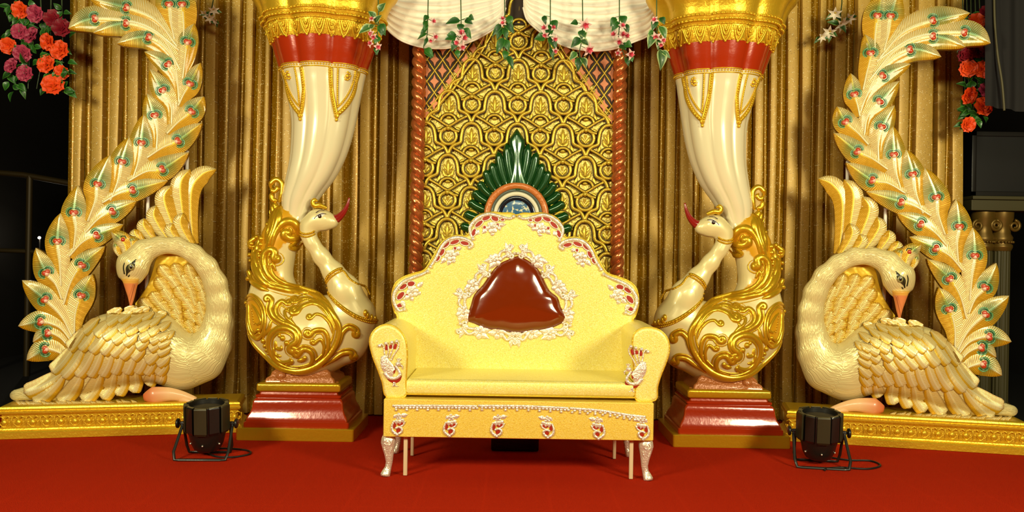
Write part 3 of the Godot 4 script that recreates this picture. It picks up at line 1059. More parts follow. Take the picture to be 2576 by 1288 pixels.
		var tr := func(q: Array) -> PackedVector2Array:
			var p := pts(q, 930, 840, 8.055)
			if s:
				for i in p.size(): p[i].x = 2 * el(1297, 900).x - p[i].x
				for i in p.size(): p[i] += Vector2(-0.022, -0.010)
			return p
		var kk := k / 8.055 * 0.91
		for q in [[320, 480, 300, 380, 285, 270, 240, 200, 200, 235], [350, 480, 375, 360, 370, 230, 330, 190], [390, 490, 440, 360, 470, 250, 450, 170], [430, 540, 490, 420, 570, 300, 590, 200, 550, 145]]:
			scroll(pk, tr.call(q), za + 0.003, 15 * kk, 13 * kk, 0.0)
			var e: Vector2 = tr.call(q)[q.size() / 2 - 1]
			pk.ball(Vector3(e.x, e.y, za + 0.006), Vector3.ONE * 38 * kk)
		for q in [[335, 330, 345, 220], [420, 300, 430, 220], [500, 310, 530, 200]]:
			var ab: PackedVector2Array = tr.call(q)
			var rd := MB.new()
			rds.append(rd)
			leaf(rd, PackedVector2Array([ab[0], ab[0].lerp(ab[1], 0.35), ab[0].lerp(ab[1], 0.7), ab[1]]), func(t): return (6 + 26 * sin(PI * minf(0.2 + t * 0.6, 1))) * kk, func(_x, _y): return za, 0.003, 0.003, white_f, 4)
		var wing: PackedVector2Array = tr.call([275, 440, 330, 620, 440, 780, 480, 800])
		leaf(pk, smooth2(wing, 5), func(t): return (10 + 105 * sin(PI * minf(t * 0.85 + 0.1, 1))) * kk, func(_x, _y): return za + 0.002, 0.008, 0.006, white_f, 8)
		for q in [[300, 560, 380, 600, 450, 640], [310, 640, 390, 680, 440, 710], [330, 720, 400, 750, 450, 780]]: scroll(pk, tr.call(q), za + 0.011, 10 * kk, 8 * kk)
		scroll(pk, tr.call([300, 780, 380, 880, 500, 900, 590, 860, 610, 790, 560, 700, 520, 640]), za + 0.004, 40 * kk, 26 * kk, 0.0, 8)
		var rb := MB.new()
		rds.append(rb)
		leaf(rb, smooth2(tr.call([330, 850, 400, 920, 500, 955, 590, 925, 640, 850]), 4), func(t): return 45 * sin(PI * minf(0.08 + t * 0.86, 1)) * kk, func(_x, _y): return za, 0.005, 0.004, white_f, 5)
		var rn := MB.new()
		rds.append(rn)
		leaf(rn, smooth2(tr.call([490, 800, 488, 720, 490, 650]), 4), func(t): return 32 * sin(PI * minf(0.12 + t * 0.8, 1)) * kk, func(_x, _y): return za + 0.003, 0.006, 0.004, white_f, 5)
		var hd: Vector2 = tr.call([580, 605])[0]
		pk.ball(Vector3(hd.x, hd.y, za + 0.006), Vector3(60, 52, 40) * kk)
		var bk: PackedVector2Array = tr.call([630, 640, 665, 660, 658, 715])
		scroll(pk, bk, za + 0.004, 22 * kk, 8 * kk)
		for q in [[580, 555, 550, 500], [585, 555, 590, 490], [590, 560, 630, 500]]: scroll(pk, tr.call(q), za + 0.004, 8 * kk, 14 * kk)
		scroll(pk, tr.call([490, 975, 480, 1050, 450, 1060]), za + 0.003, 18 * kk, 10 * kk)
		scroll(pk, tr.call([510, 985, 520, 1050, 570, 1060]), za + 0.003, 18 * kk, 10 * kk)
		obj("silver_peacock", pk.done(), M.silver, arm)
		for q in rds: obj("red_inlay", q.done(), M.red_inlay, arm)
	# apron
	draw_on(at, 0, 0.0)
	k = el(1300, 1000).x - el(1299, 1000).x
	var f0 := el(965, 1003)
	var f1 := el(1644, 1110)
	var ap := MB.new()
	ap.box(Vector3((f0.x + f1.x) / 2, (f0.y + f1.y) / 2, -0.32), Vector3(f1.x - f0.x, f0.y - f1.y, 0.64), 0.006)
	var apron := obj("apron", ap.done(), M.apron_vinyl, root)
	for q in [[988, 1021, 1094, 1021, 1200, 1022], [1203, 1021, 1320, 1022, 1430, 1027], [1433, 1027, 1510, 1033, 1580, 1044, 1624, 1049]]:
		var tm := MB.new()
		var line := smooth2(pts(q), 12)
		tm.tube(lift(line, 0.002), arr([3.6 * k]), 6, Color.WHITE, 0.7)
		var dist := 0.0
		for i in range(1, line.size()):
			dist += line[i].distance_to(line[i - 1])
			if dist > 8.0 * k:
				dist = 0.0
				tm.ball(Vector3(line[i].x, line[i].y - 4.5 * k, 0.003), Vector3(4, 3.4, 3) * k, Color.WHITE, 8, 5)
		var step := 0
		for i in range(1, line.size(), 3):
			step += 1
			tm.ball(Vector3(line[i].x, line[i].y - 9.5 * k, 0.003), Vector3.ONE * 3.8 * k, Color.WHITE, 8, 5)
		obj("beaded_trim", tm.done(), M.silver, apron)
	for q in [[1001, 1064, 1], [1132, 1067, 1], [1251, 1068, 1], [1378, 1071, -1], [1505, 1074, -1], [1617, 1075, -1]]:
		var c0 := el(q[0], q[1])
		var m: float = q[2]
		var pp := func(x: float, y: float) -> Vector2: return c0 + Vector2(x * m, -y) * k
		var om := MB.new()
		var im := MB.new()
		flower(om, pp.call(2, -17), 9 * k, 0.001, 5, 0.4)
		point_leaf(om, pp.call(8, -18), pp.call(26, -22), 5 * k, 0.001)
		point_leaf(om, pp.call(-4, -20), pp.call(-12, -12), 4 * k, 0.001)
		for a in [[-4, -6, -3, 5], [3, -6, 6, 4], [10, -8, 14, 0]]: point_leaf(om, pp.call(a[0], a[1] - 3), pp.call(a[2], a[3]), 4.4 * k, 0.003)
		scroll(om, PackedVector2Array([pp.call(-10, -6), pp.call(-15, 8), pp.call(-13, 20), pp.call(-3, 28)]), 0.003, 2.4 * k, 4.2 * k)
		scroll(om, PackedVector2Array([pp.call(18, -4), pp.call(13, 5), pp.call(3, 10), pp.call(-6, 14)]), 0.003, 2.0 * k, 2.6 * k)
		scroll(om, PackedVector2Array([pp.call(-6, 14), pp.call(2, 10), pp.call(10, 14), pp.call(9, 22), pp.call(2, 27)]), 0.004, 2.8 * k, 3.4 * k)
		om.ball(Vector3(pp.call(-1, 29).x, pp.call(-1, 29).y, 0.003), Vector3.ONE * 4.5 * k)
		obj("silver_rosette", om.done(), M.silver, apron)
		for e in [[-9, 5, 4.5, 9, 0.15], [7, 1, 9, 6, 0.0], [3, 19, 7, 6, 0.0]]:
			im = MB.new()
			blot(im, pp.call(e[0], e[1]), e[2] * k, e[3] * k, e[4] * m, 0.0)
			obj("red_inlay", im.done(), M.red_inlay, apron)
	# legs
	var under := f1.y
	for q in [[977, -1.0, -0.055, 1.0], [1624, 1.0, -0.055, 1.0], [1000, -1.0, -0.58, 0.9], [1577, 1.0, -0.58, 0.9]]:
		draw_on(at, 0, q[2])
		var x := el(q[0], 1150).x
		var g := MB.new()
		var p := PackedVector3Array()
		var r := PackedFloat32Array()
		for e in [[0.0, 1.0, 0.030], [0.0, 0.9, 0.040], [0.002, 0.8, 0.041], [0.0, 0.66, 0.034], [-0.004, 0.5, 0.025], [-0.006, 0.34, 0.019], [0.0, 0.2, 0.018], [0.008, 0.1, 0.024], [0.014, 0.03, 0.027], [0.015, 0.0, 0.024]]:
			p.append(Vector3(x + e[0] * q[1], (under + 0.004) * e[1], q[2] + absf(e[0]) * 1.2)); r.append(e[2] * q[3])
		g.tube(p, r, 14)
		var lg := obj("leg", g.done(), M.silver, root)
		var sc := MB.new()
		for w in [-1.0, 1.0]:
			var s0 := PackedVector3Array()
			for i in 22:
				var t := i / 21.0
				var rr2 := 0.016 * (1.0 - 0.7 * t)
				s0.append(Vector3(x + 0.003 + w * (0.004 + sin(t * 8.0) * rr2), under * 0.84 + cos(t * 8.0) * rr2, q[2] + 0.040 * q[3]))
			sc.tube(s0, arr([0.004, 0.0025]), 5)
			sc.tube(PackedVector3Array([Vector3(x + w * 0.022, under * 0.72, q[2] + 0.03), Vector3(x + w * 0.010, under * 0.55, q[2] + 0.026), Vector3(x, under * 0.38, q[2] + 0.022)]), arr([0.005, 0.002]), 5)
		obj("leg_scroll", sc.done(), M.silver, lg)
	for q in [[1019, -0.03, 0.011], [1036, -0.48, 0.010], [1589, -0.03, 0.011], [1546, -0.48, 0.010]]:
		draw_on(at, 0, q[1])
		var g := MB.new()
		g.box(Vector3(el(q[0], 1150).x, under / 2 + 0.002, q[1] - 0.02), Vector3(q[2] * 2, under - 0.002, 0.02), 0.003)
		obj("prop_leg", g.done(), M.prop_metal, root)
# ---------------------------------------------------------------- swan sculptures carrying a fluted horn
func build_swan(side: String) -> void:
	draw_on(Vector3(-1.41, 0, -1.12), 0, 0.0)
	sway = -13.0 if side == "right" else 0.0
	sway_from = 560.0
	sway_over = 450.0
	var lab := "gold and cream swan sculpture carrying a fluted horn, beside the loveseat's "
	var root := thing("swan_sculpture", lab + side + " arm", "sculpture", Vector3(-1.41 * MX, 0, -1.12), 0.0, "pair of swan sculptures")
	var k := el(776, 700).x - el(775, 700).x
	var cream := L("e6d89c")
	var goldc := L("d9a01c")
	# plinth: square mouldings
	var cxp := el(772, 1050).x - 0.01
	var sq := func(hx: float, hz: float, y: float, r := 0.012) -> PackedVector3Array:
		var ring := PackedVector3Array()
		for c in [[1, 1, 0.0], [1, -1, PI / 2], [-1, -1, PI], [-1, 1, PI * 1.5]]:
			for i in 4:
				var g: float = c[2] + PI / 2 * i / 3.0 - PI / 2
				ring.append(Vector3(cxp + c[0] * (hx - r) + cos(g + 0.0) * r, y, c[1] * (hz - r) - sin(g) * r))
		return ring
	var part := func(called: String, prof: Array, m: Material, sharp := true) -> MeshInstance3D:
		var b := MB.new()
		var R := []
		for p in prof: R.append(sq.call(p[0], p[0] * 0.72, p[1]))
		b.rings(R, [Color.WHITE], true, true, true, sharp)
		return obj(called, b.done(MX), m, root)
	part.call("plinth_slab", [[0.383, 0.0], [0.385, 0.004], [0.385, 0.076], [0.380, 0.081]], M.gold)
	part.call("plinth_skirt", [[0.345, 0.081], [0.347, 0.085], [0.347, 0.112], [0.338, 0.118]], M.red_lacquer)
	part.call("plinth_ogee", [[0.335, 0.116], [0.334, 0.13], [0.326, 0.15], [0.312, 0.172], [0.303, 0.20], [0.300, 0.225], [0.297, 0.245], [0.286, 0.262], [0.272, 0.27]], M.red_lacquer, false)
	part.call("plinth_fillet", [[0.278, 0.268], [0.284, 0.274], [0.284, 0.286], [0.262, 0.290], [0.258, 0.302], [0.27, 0.308]], M.red_lacquer)
	part.call("plinth_cap", [[0.262, 0.306], [0.276, 0.312], [0.279, 0.320], [0.279, 0.348], [0.276, 0.358], [0.262, 0.364], [0.246, 0.366]], M.gold, false)
	part.call("plinth_neck", [[0.236, 0.362], [0.228, 0.39], [0.205, 0.405], [0.196, 0.43], [0.17, 0.45]], M.red_clay, false)
	var knob := MB.new()
	var kp := el(722, 938)
	knob.ball(Vector3(kp.x, kp.y, 0.14), Vector3(0.04, 0.034, 0.034))
	knob.tube(PackedVector3Array([Vector3(kp.x, kp.y - 0.03, 0.15), Vector3(kp.x + 0.1, kp.y - 0.045, 0.155), Vector3(kp.x + 0.3, kp.y - 0.04, 0.15), Vector3(kp.x + 0.38, kp.y - 0.05, 0.13)]), arr([0.02, 0.016]), 8)
	obj("foot_curl", knob.done(MX), M.red_clay, root)
	# body, neck and head: one surface
	var bd := Body.new()
	bd.cell = 0.0125
	bd.k = 0.05
	bd.zs = 0.82
	var jn := func(px: float, py: float, r: float, z := 0.0) -> Array:
		var p := el(px, py)
		return [Vector3(p.x, p.y, z), r * k]
	bd.chain([jn.call(770, 845, 106), jn.call(708, 805, 82), jn.call(690, 752, 62), jn.call(686, 700, 46), jn.call(692, 650, 44), jn.call(706, 600, 44), jn.call(726, 562, 40), jn.call(742, 540, 30)])
	bd.chain([jn.call(770, 845, 106), jn.call(860, 812, 72), jn.call(885, 808, 60)])
	bd.chain([jn.call(690, 850, 50), jn.call(770, 870, 84), jn.call(862, 852, 66)])
	bd.chain([jn.call(895, 785, 50, 0.05), jn.call(872, 728, 36, 0.07), jn.call(846, 686, 24, 0.08), jn.call(816, 645, 18, 0.09), jn.call(794, 612, 15, 0.10), jn.call(783, 590, 14, 0.10), jn.call(786, 568, 17, 0.10), jn.call(806, 554, 22, 0.10), jn.call(828, 557, 20, 0.10), jn.call(846, 560, 13, 0.10)])
	bd.fill()
	var gp := pts([690, 512, 722, 520, 760, 566, 770, 590, 752, 600, 722, 616, 706, 640, 706, 680, 738, 718, 700, 720, 660, 712, 620, 700, 600, 640, 640, 560])
	var gp2 := pts([45, 290, 160, 240, 280, 300, 350, 410, 370, 560, 330, 690, 240, 745, 160, 690, 120, 560, 100, 400], 610, 690, 4.771)
	var mb := MB.new()
	bd.mesh(mb, func(p: Vector3): return goldc if p.z > -0.08 and (Geometry2D.is_point_in_polygon(Vector2(p.x, p.y), gp) or Geometry2D.is_point_in_polygon(Vector2(p.x, p.y), gp2)) else cream)
	obj("swan_body", mb.done(MX), M.pearl_gold, root)
	# beak and eye
	var bk := MB.new()
	var bs := smooth2(pts([842, 556, 858, 550, 872, 536, 881, 519, 886, 500]), 5)
	var br := PackedFloat32Array()
	for i in bs.size(): br.append(k * lerpf(16.0, 2.2, pow(i / float(bs.size() - 1), 0.62)))
	bk.tube(lift(bs, 0.10), br, 14, Color.WHITE, 0.75)
	obj("beak", bk.done(MX), M.beak_red, root)
	var ep := el(818, 547)
	var ez := bd.front(ep.x, ep.y, 0.1)
	var ew := MB.new()
	leaf(ew, smooth2(pts([806, 552, 814, 546, 824, 542, 832, 542]), 4), func(t): return k * 5.5 * sin(PI * clampf(t, 0.03, 0.97)), func(x, y): return bd.front(x, y, 0.08) - 0.001, 0.004, 0.004, func(_t, _s): return L("f4ece0"), 6)
	var eye := obj("eye", ew.done(MX), M.enamel, root)
	var pu := MB.new()
	pu.ball(Vector3(ep.x, ep.y, ez + 0.002), Vector3(4.6 * k, 4.8 * k, 0.004), L("2a1206"), 12, 8)
	pu.tube(lift(smooth2(pts([804, 553, 812, 545, 824, 540, 834, 541]), 4), ez + 0.003), arr([0.0025, 0.0018]), 5, L("241208"))
	pu.tube(lift(smooth2(pts([808, 538, 818, 532, 829, 533]), 4), ez - 0.006), arr([0.003, 0.002]), 5, L("3a1c0a"))
	obj("pupil_and_lids", pu.done(MX), M.enamel, eye)
	# neck collars of gold beads
	var collar := func(a: Array, rb: float, rt: float, lift_: float) -> void:
		var m := MB.new()
		var ln := smooth2(pts(a), 8)
		var p := PackedVector3Array()
		for q in ln: p.append(Vector3(q.x, q.y, bd.front(q.x, q.y, 0.0) + lift_))
		m.tube(p, arr([rt * k]), 6)
		var dist := 0.0
		for i in range(1, p.size()):
			dist += p[i].distance_to(p[i - 1])
			if dist > rb * 1.7 * k:
				dist = 0.0
				m.ball(p[i] + Vector3(0, 0, rt * k * 0.7), Vector3.ONE * rb * k, Color.WHITE, 7, 4)
		obj("bead_collar", m.done(MX), M.gold, root)
	collar.call([766, 583, 772, 588, 784, 590, 796, 587, 802, 583], 2.4, 3.0, 0.0)
	collar.call([766, 590, 772, 595, 784, 597, 796, 594, 803, 589], 2.0, 2.6, 0.0)
	collar.call([828, 706, 836, 694, 848, 684, 860, 677, 868, 675], 2.6, 3.6, 0.0)
	collar.call([829, 712, 838, 701, 850, 691, 862, 684, 872, 681, 888, 700, 905, 712, 920, 722, 930, 740], 2.2, 2.8, 0.0)
	collar.call([822, 722, 838, 738, 862, 760, 890, 780, 918, 795, 950, 806], 2.6, 3.6, 0.0)
	collar.call([826, 730, 842, 746, 864, 767, 892, 787, 920, 802, 948, 812], 2.4, 3.0, 0.0)
	var bud := MB.new()
	for q in [[932, 790], [940, 796], [946, 800], [928, 784]]:
		var p := el(q[0], q[1])
		bud.ball(Vector3(p.x, p.y, bd.front(p.x, p.y, 0.0)), Vector3(6, 9, 6) * k)
	obj("breast_brooch", bud.done(MX), M.gold, root)
	# gold scrollwork lying on the body
	var zb := func(x: float, y: float) -> float: return bd.front(x, y, 0.0)
	var scr := func(called: String, a: Array, ox: float, oy: float, s: float, r0: float, r1: float, curl := 0.0, fixed := -9.0) -> void:
		var p := smooth2(pts(a, ox, oy, s), 6)
		if curl != 0.0:
			# a volute at the first point
			var e := p[0]
			var d := (e - p[1]).normalized()
			var cc := absf(curl) / s * k
			var side2 := Vector2(-d.y, d.x) * signf(curl)
			var c := e + side2 * cc
			var a0 := (e - c).angle()
			var sp := PackedVector2Array()
			for i in range(16, 0, -1):
				var t := i / 16.0
				sp.append(c + Vector2.from_angle(a0 + signf(curl) * TAU * 1.2 * t) * cc * (1.0 - 0.75 * t))
			sp.append_array(p)
			p = sp
		var q := PackedVector3Array()
		var rr := PackedFloat32Array()
		var n := p.size()
		for i in n:
			var t := i / float(n - 1)
			q.append(Vector3(p[i].x, p[i].y, (zb.call(p[i].x, p[i].y) if fixed < -5.0 else fixed) + 0.002))
			rr.append(k / s * 1.9 * lerpf(r0, r1, t) * (0.55 + 0.45 * minf(1.0, t * 6.0)) * (0.35 + 0.65 * minf(1.0, (1.0 - t) * 5.0)))
		var m := MB.new()
		m.tube(q, rr, 10, Color.WHITE, 0.72)
		var so := obj(called, m.done(MX), M.gold, root)
		if r0 >= 16 and fixed < -5.0 and n > 12:
			# a finer rib on the inside of the curve
			var bend := 0.0
			for i in range(1, n - 1): bend += (p[i] - p[i - 1]).cross(p[i + 1] - p[i])
			var rq := PackedVector3Array()
			for i in range(int(n * 0.12), int(n * 0.86)):
				var dd := (p[mini(i + 1, n - 1)] - p[maxi(i - 1, 0)]).normalized()
				var w := p[i] + Vector2(-dd.y, dd.x) * signf(bend) * rr[i] * 1.45
				rq.append(Vector3(w.x, w.y, zb.call(w.x, w.y) + 0.001))
			var rm := MB.new()
			var rad := PackedFloat32Array()
			for i in rq.size(): rad.append(k / s * r0 * 0.75 * sin(PI * (0.08 + 0.84 * i / float(rq.size() - 1))))
			rm.tube(rq, rad, 7)
			obj("scroll_rib", rm.done(MX), M.gold, so)
	var X := 610.0
	var Y := 690.0
	var S := 4.771
	scr.call("wing_scroll", [150, 0, 250, 80, 420, 140, 640, 200, 860, 250, 1040, 350, 1170, 500, 1222, 640, 1185, 800, 1090, 945, 950, 1062, 760, 1118, 560, 1090, 400, 1010, 240, 880, 130, 760, 85, 680], X, Y, S, 20, 22)
	scr.call("wing_scroll", [300, 40, 480, 120, 700, 190, 900, 245, 1040, 340], X, Y, S, 16, 14)
	scr.call("wing_scroll", [420, 0, 520, 90, 700, 160, 880, 220, 1060, 320, 1180, 460], X, Y, S, 16, 14)
	scr.call("wing_scroll", [700, 320, 780, 280, 900, 300, 1040, 375, 1130, 480, 1185, 640], X, Y, S, 16, 13, -38)
	scr.call("wing_scroll", [745, 430, 790, 365, 900, 335, 1020, 375, 1110, 480, 1165, 620], X, Y, S, 20, 14, -48)
	scr.call("wing_scroll", [910, 500, 960, 455, 1040, 480, 1110, 560, 1150, 680], X, Y, S, 12, 11, -28)
	scr.call("wing_scroll", [915, 690, 960, 640, 1050, 640, 1098, 720, 1100, 850, 1045, 970, 940, 1060], X, Y, S, 17, 14, -36)
	scr.call("wing_scroll", [960, 790, 1020, 745, 1058, 820, 1040, 920, 980, 1010], X, Y, S, 12, 11, -24)
	scr.call("wing_scroll", [780, 920, 840, 855, 915, 890, 930, 980, 880, 1050, 760, 1085], X, Y, S, 19, 15, -36)
	scr.call("wing_scroll", [690, 815, 760, 760, 745, 665, 640, 610, 520, 620, 430, 700, 400, 820, 430, 930, 520, 1030, 640, 1085, 760, 1095], X, Y, S, 22, 18, 44)
	scr.call("wing_scroll", [400, 260, 432, 300, 425, 390, 470, 480, 570, 540, 680, 575, 770, 630, 800, 720, 775, 800, 700, 840], X, Y, S, 18, 16, 28)
	scr.call("wing_scroll", [610, 340, 545, 305, 490, 365, 510, 460, 600, 525, 720, 560], X, Y, S, 17, 14, 26)
	scr.call("wing_scroll", [650, 420, 600, 415, 620, 485, 700, 540, 770, 610], X, Y, S, 12, 10, 20)
	scr.call("wing_scroll", [690, 470, 680, 510, 740, 580], X, Y, S, 10, 8)
	scr.call("wing_tendril", [1385, 690, 1392, 650, 1330, 618, 1262, 680, 1222, 800, 1150, 925], X, Y, S, 19, 14, 26)
	scr.call("wing_tendril", [1345, 975, 1335, 920, 1250, 925, 1150, 990, 1020, 1075], X, Y, S, 20, 15, 24)
	scr.call("paisley_loop", [45, 290, 160, 240, 280, 300, 350, 410, 370, 560, 330, 690, 240, 745, 160, 690, 120, 560, 100, 400, 60, 320], X, Y, S, 16, 14)
	scr.call("paisley_loop", [80, 320, 180, 285, 270, 345, 325, 440, 335, 560, 300, 655, 235, 700], X, Y, S, 11, 10)
	scr.call("paisley_loop", [120, 350, 150, 560, 210, 670, 280, 640], X, Y, S, 12, 10)
	scr.call("paisley_loop", [170, 350, 230, 400, 300, 500, 310, 550, 270, 580, 240, 560], X, Y, S, 10, 9)
	scr.call("wing_scroll", [450, 520, 410, 640, 350, 700, 330, 740], X, Y, S, 14, 12)
	scr.call("wing_leaf", [460, 850, 480, 950, 570, 1010, 670, 990, 680, 950], X, Y, S, 13, 13)
	scr.call("wing_leaf", [470, 840, 500, 920, 570, 940], X, Y, S, 10, 11)
	scr.call("wing_leaf", [500, 760, 510, 840, 570, 850, 575, 810], X, Y, S, 14, 12)
	scr.call("wing_leaf", [620, 1030, 680, 1010, 700, 970], X, Y, S, 14, 16)
	scr.call("wing_leaf", [760, 990, 830, 970, 860, 930], X, Y, S, 14, 16)
	var beads := func(called: String, a: Array, ox: float, oy: float, s: float) -> void:
		var m := MB.new()
		for i in range(0, a.size(), 3):
			var p := el(ox + a[i] / s, oy + a[i + 1] / s)
			m.ball(Vector3(p.x, p.y, zb.call(p.x, p.y) + 0.003), Vector3.ONE * a[i + 2] / s * k, Color.WHITE, 10, 7)
		obj(called, m.done(MX), M.gold, root)
	beads.call("bead_row", [335, 770, 34, 350, 830, 29, 368, 880, 24, 383, 925, 18], X, Y, S)
	beads.call("bead_row", [595, 725, 36, 645, 780, 34, 555, 700, 24], X, Y, S)
	beads.call("bead_row", [175, 390, 10, 184, 420, 11, 192, 450, 12, 200, 480, 12, 208, 510, 12, 216, 540, 12, 224, 570, 12], X, Y, S)
	beads.call("bead_row", [280, 640, 26, 290, 680, 20, 60, 380, 22, 45, 340, 24, 65, 50, 28], X, Y, S)
	X = 610.0; Y = 430.0; S = 4.441
	scr.call("volute", [410, 350, 440, 250, 440, 140, 380, 95, 320, 140, 315, 195], X, Y, S, 17, 15, 0.0, 0.0)
	scr.call("volute", [315, 195, 350, 230, 390, 200, 370, 165], X, Y, S, 14, 11, 0.0, 0.0)
	scr.call("volute", [390, 340, 340, 320, 325, 280, 345, 262], X, Y, S, 16, 16, 0.0, 0.0)
	scr.call("acanthus_blade", [352, 365, 400, 470, 385, 620, 345, 750, 305, 880], X, Y, S, 26, 16)
	scr.call("acanthus_blade", [440, 385, 445, 520, 405, 660, 350, 800, 320, 880], X, Y, S, 26, 16)
	scr.call("acanthus_blade", [330, 390, 355, 500, 340, 620, 300, 740], X, Y, S, 17, 14)
	scr.call("large_volute", [525, 740, 575, 762, 640, 735, 652, 645, 590, 572, 505, 590, 425, 690, 378, 850], X, Y, S, 26, 26, -30)
	scr.call("pendant_curl", [690, 720, 645, 765, 590, 820, 570, 850, 615, 860, 640, 830], X, Y, S, 18, 20)
	scr.call("acanthus_blade", [130, 870, 150, 1000, 205, 1120, 310, 1235, 430, 1300], X, Y, S, 30, 22)
	scr.call("acanthus_blade", [60, 1110, 130, 1215, 240, 1280, 360, 1330], X, Y, S, 20, 18)
	scr.call("acanthus_blade", [225, 1040, 270, 1140, 345, 1232, 490, 1300], X, Y, S, 20, 15)
	scr.call("acanthus_blade", [400, 970, 410, 900, 350, 878, 288, 935, 288, 1050, 345, 1165, 440, 1250, 570, 1300], X, Y, S, 24, 18, 24)
	scr.call("acanthus_blade", [420, 1110, 382, 1040, 368, 1100, 425, 1195, 520, 1265], X, Y, S, 12, 11)
	scr.call("acanthus_blade", [190, 760, 170, 880, 175, 980, 215, 1090], X, Y, S, 20, 16)
	beads.call("bead_row", [240, 760, 36, 238, 825, 34, 236, 890, 31, 232, 952, 26, 228, 1010, 20], X, Y, S)
	beads.call("bead_row", [160, 740, 28, 100, 812, 32, 80, 935, 24, 85, 1000, 18, 60, 1205, 26, 300, 600, 24, 315, 500, 20], X, Y, S)
	scr.call("edge_curl", [170, 730, 120, 770, 85, 800, 95, 850, 140, 840], X, Y, S, 16, 16, 0.0, 0.0)
	scr.call("head_crest", [985, 425, 900, 395, 850, 400, 830, 365, 850, 340, 885, 350], X, Y, S, 15, 14, 0.0, 0.11)
	# the fluted horn: eight lobes on a bent axis, widening to the top
	var rowsH := [[584, 722, 770], [560, 714, 776], [540, 711, 780], [500, 709, 804], [450, 719, 842], [400, 729, 868], [350, 733, 885], [300, 733, 897], [250, 724, 907], [200, 712, 917], [177, 704, 923], [150, 697, 932], [112, 686, 944], [80, 676, 953], [52, 666, 962], [20, 655, 972], [-20, 640, 987]]
	var horn := func(y: float, ang: float, lift_: float) -> Vector3:
		var i := 0
		while i < rowsH.size() - 2 and rowsH[i + 1][0] > y: i += 1
		var t := clampf((rowsH[i][0] - y) / float(rowsH[i][0] - rowsH[i + 1][0]), 0, 1)
		var a := cubic_interpolate(rowsH[i][1], rowsH[i + 1][1], rowsH[maxi(i - 1, 0)][1], rowsH[mini(i + 2, rowsH.size() - 1)][1], t)
		var b := cubic_interpolate(rowsH[i][2], rowsH[i + 1][2], rowsH[maxi(i - 1, 0)][2], rowsH[mini(i + 2, rowsH.size() - 1)][2], t)
		var c := el((a + b) / 2, y + 8.0 * 0)
		var R := (b - a) / 2 * k
		var rr := R * (0.90 + 0.10 * pow(absf(cos(4.0 * ang)), 0.55)) + lift_
		return Vector3(c.x + sin(ang) * rr, c.y, cos(ang) * rr * 0.86)
	var shell := func(called: String, y0: float, y1: float, lifts: Array, m: Material, col: Color, rows: int, hasv := false) -> MeshInstance3D:
		var b := MB.new()
		var R := []
		for j in rows + 1:
			var t := j / float(rows)
			var ring := PackedVector3Array()
			var lf: float = lifts[0] if lifts.size() == 1 else lerpf(lifts[floori(t * (lifts.size() - 1))], lifts[mini(floori(t * (lifts.size() - 1)) + 1, lifts.size() - 1)], fmod(t * (lifts.size() - 1), 1.0))
			for i in 128: ring.append(horn.call(lerpf(y0, y1, t), TAU * i / 128 + PI / 128, lf))
			R.append(ring)
		b.rings(R, [col], true, true, true)
		return obj(called, b.done(MX), m, root)
	shell.call("fluted_horn", 584, 176, [0.0], M.pearl, L("ece4bc"), 60)
	shell.call("red_band", 178, 108, [0.004, 0.008, 0.006], M.red_lacquer, Color.WHITE, 10)
	var fr: MeshInstance3D = shell.call("gold_frieze", 114, -14, [0.008, 0.012, 0.014, 0.013, 0.022, 0.026, 0.022, 0.024, 0.03, 0.045, 0.05], M.gold_frame, Color.WHITE, 40)
	var ringbead := func(called: String, y: float, lf: float, rb: float, count: int, m: Material) -> void:
		var b := MB.new()
		var p := PackedVector3Array()
		for i in 96: p.append(horn.call(y, TAU * i / 96, lf))
		b.tube(p, arr([rb * 0.9]), 5, Color.WHITE, 1, true)
		for i in count:
			b.ball(horn.call(y, TAU * i / count, lf + rb * 0.7), Vector3.ONE * rb, Color.WHITE, 7, 4)
		obj(called, b.done(MX), m, fr)
	ringbead.call("bead_band", 67, 0.026, 0.0095, 90, M.gold_frame)
	ringbead.call("bead_band", 55, 0.026, 0.0085, 96, M.gold_frame)
	ringbead.call("bead_band", 77, 0.019, 0.006, 110, M.gold_frame)
	var cb := MB.new()
	for i in 96:
		var g := TAU * i / 96
		cb.ball(horn.call(181, g, 0.006), Vector3.ONE * 0.0065, Color.WHITE, 7, 4)
	for yy in [176, 186]:
		var p := PackedVector3Array()
		for i in 128: p.append(horn.call(yy, TAU * i / 128, 0.003))
		cb.tube(p, arr([0.0045]), 5, Color.WHITE, 1, true)
	obj("bead_collar", cb.done(MX), M.gold_frame, root)
	# acanthus drops round the frieze
	for i in 28:
		var g0 := TAU * (i + 0.5) / 28
		var m := MB.new()
		var dg := TAU / 28 * 0.46
		for w in [1.0, 0.62, 0.3]:
			var p := PackedVector3Array()
			for j in 15:
				var t := j / 14.0 * 2.0 - 1.0
				p.append(horn.call(79 + (1.0 - t * t) * (36 * w) + (1 - w) * 5, g0 + dg * t * w, 0.016 + 0.004 * (1 - w)))
			m.tube(p, arr([0.0055]), 5)
		m.ball(horn.call(116, g0, 0.012), Vector3.ONE * 0.0095, Color.WHITE, 8, 5)
		m.ball(horn.call(92, g0, 0.022), Vector3(0.008, 0.011, 0.008), Color.WHITE, 8, 5)
		m.ball(horn.call(112, g0 + dg, 0.012), Vector3.ONE * 0.007, Color.WHITE, 8, 5)
		obj("acanthus_drop", m.done(MX), M.gold_frame, fr)
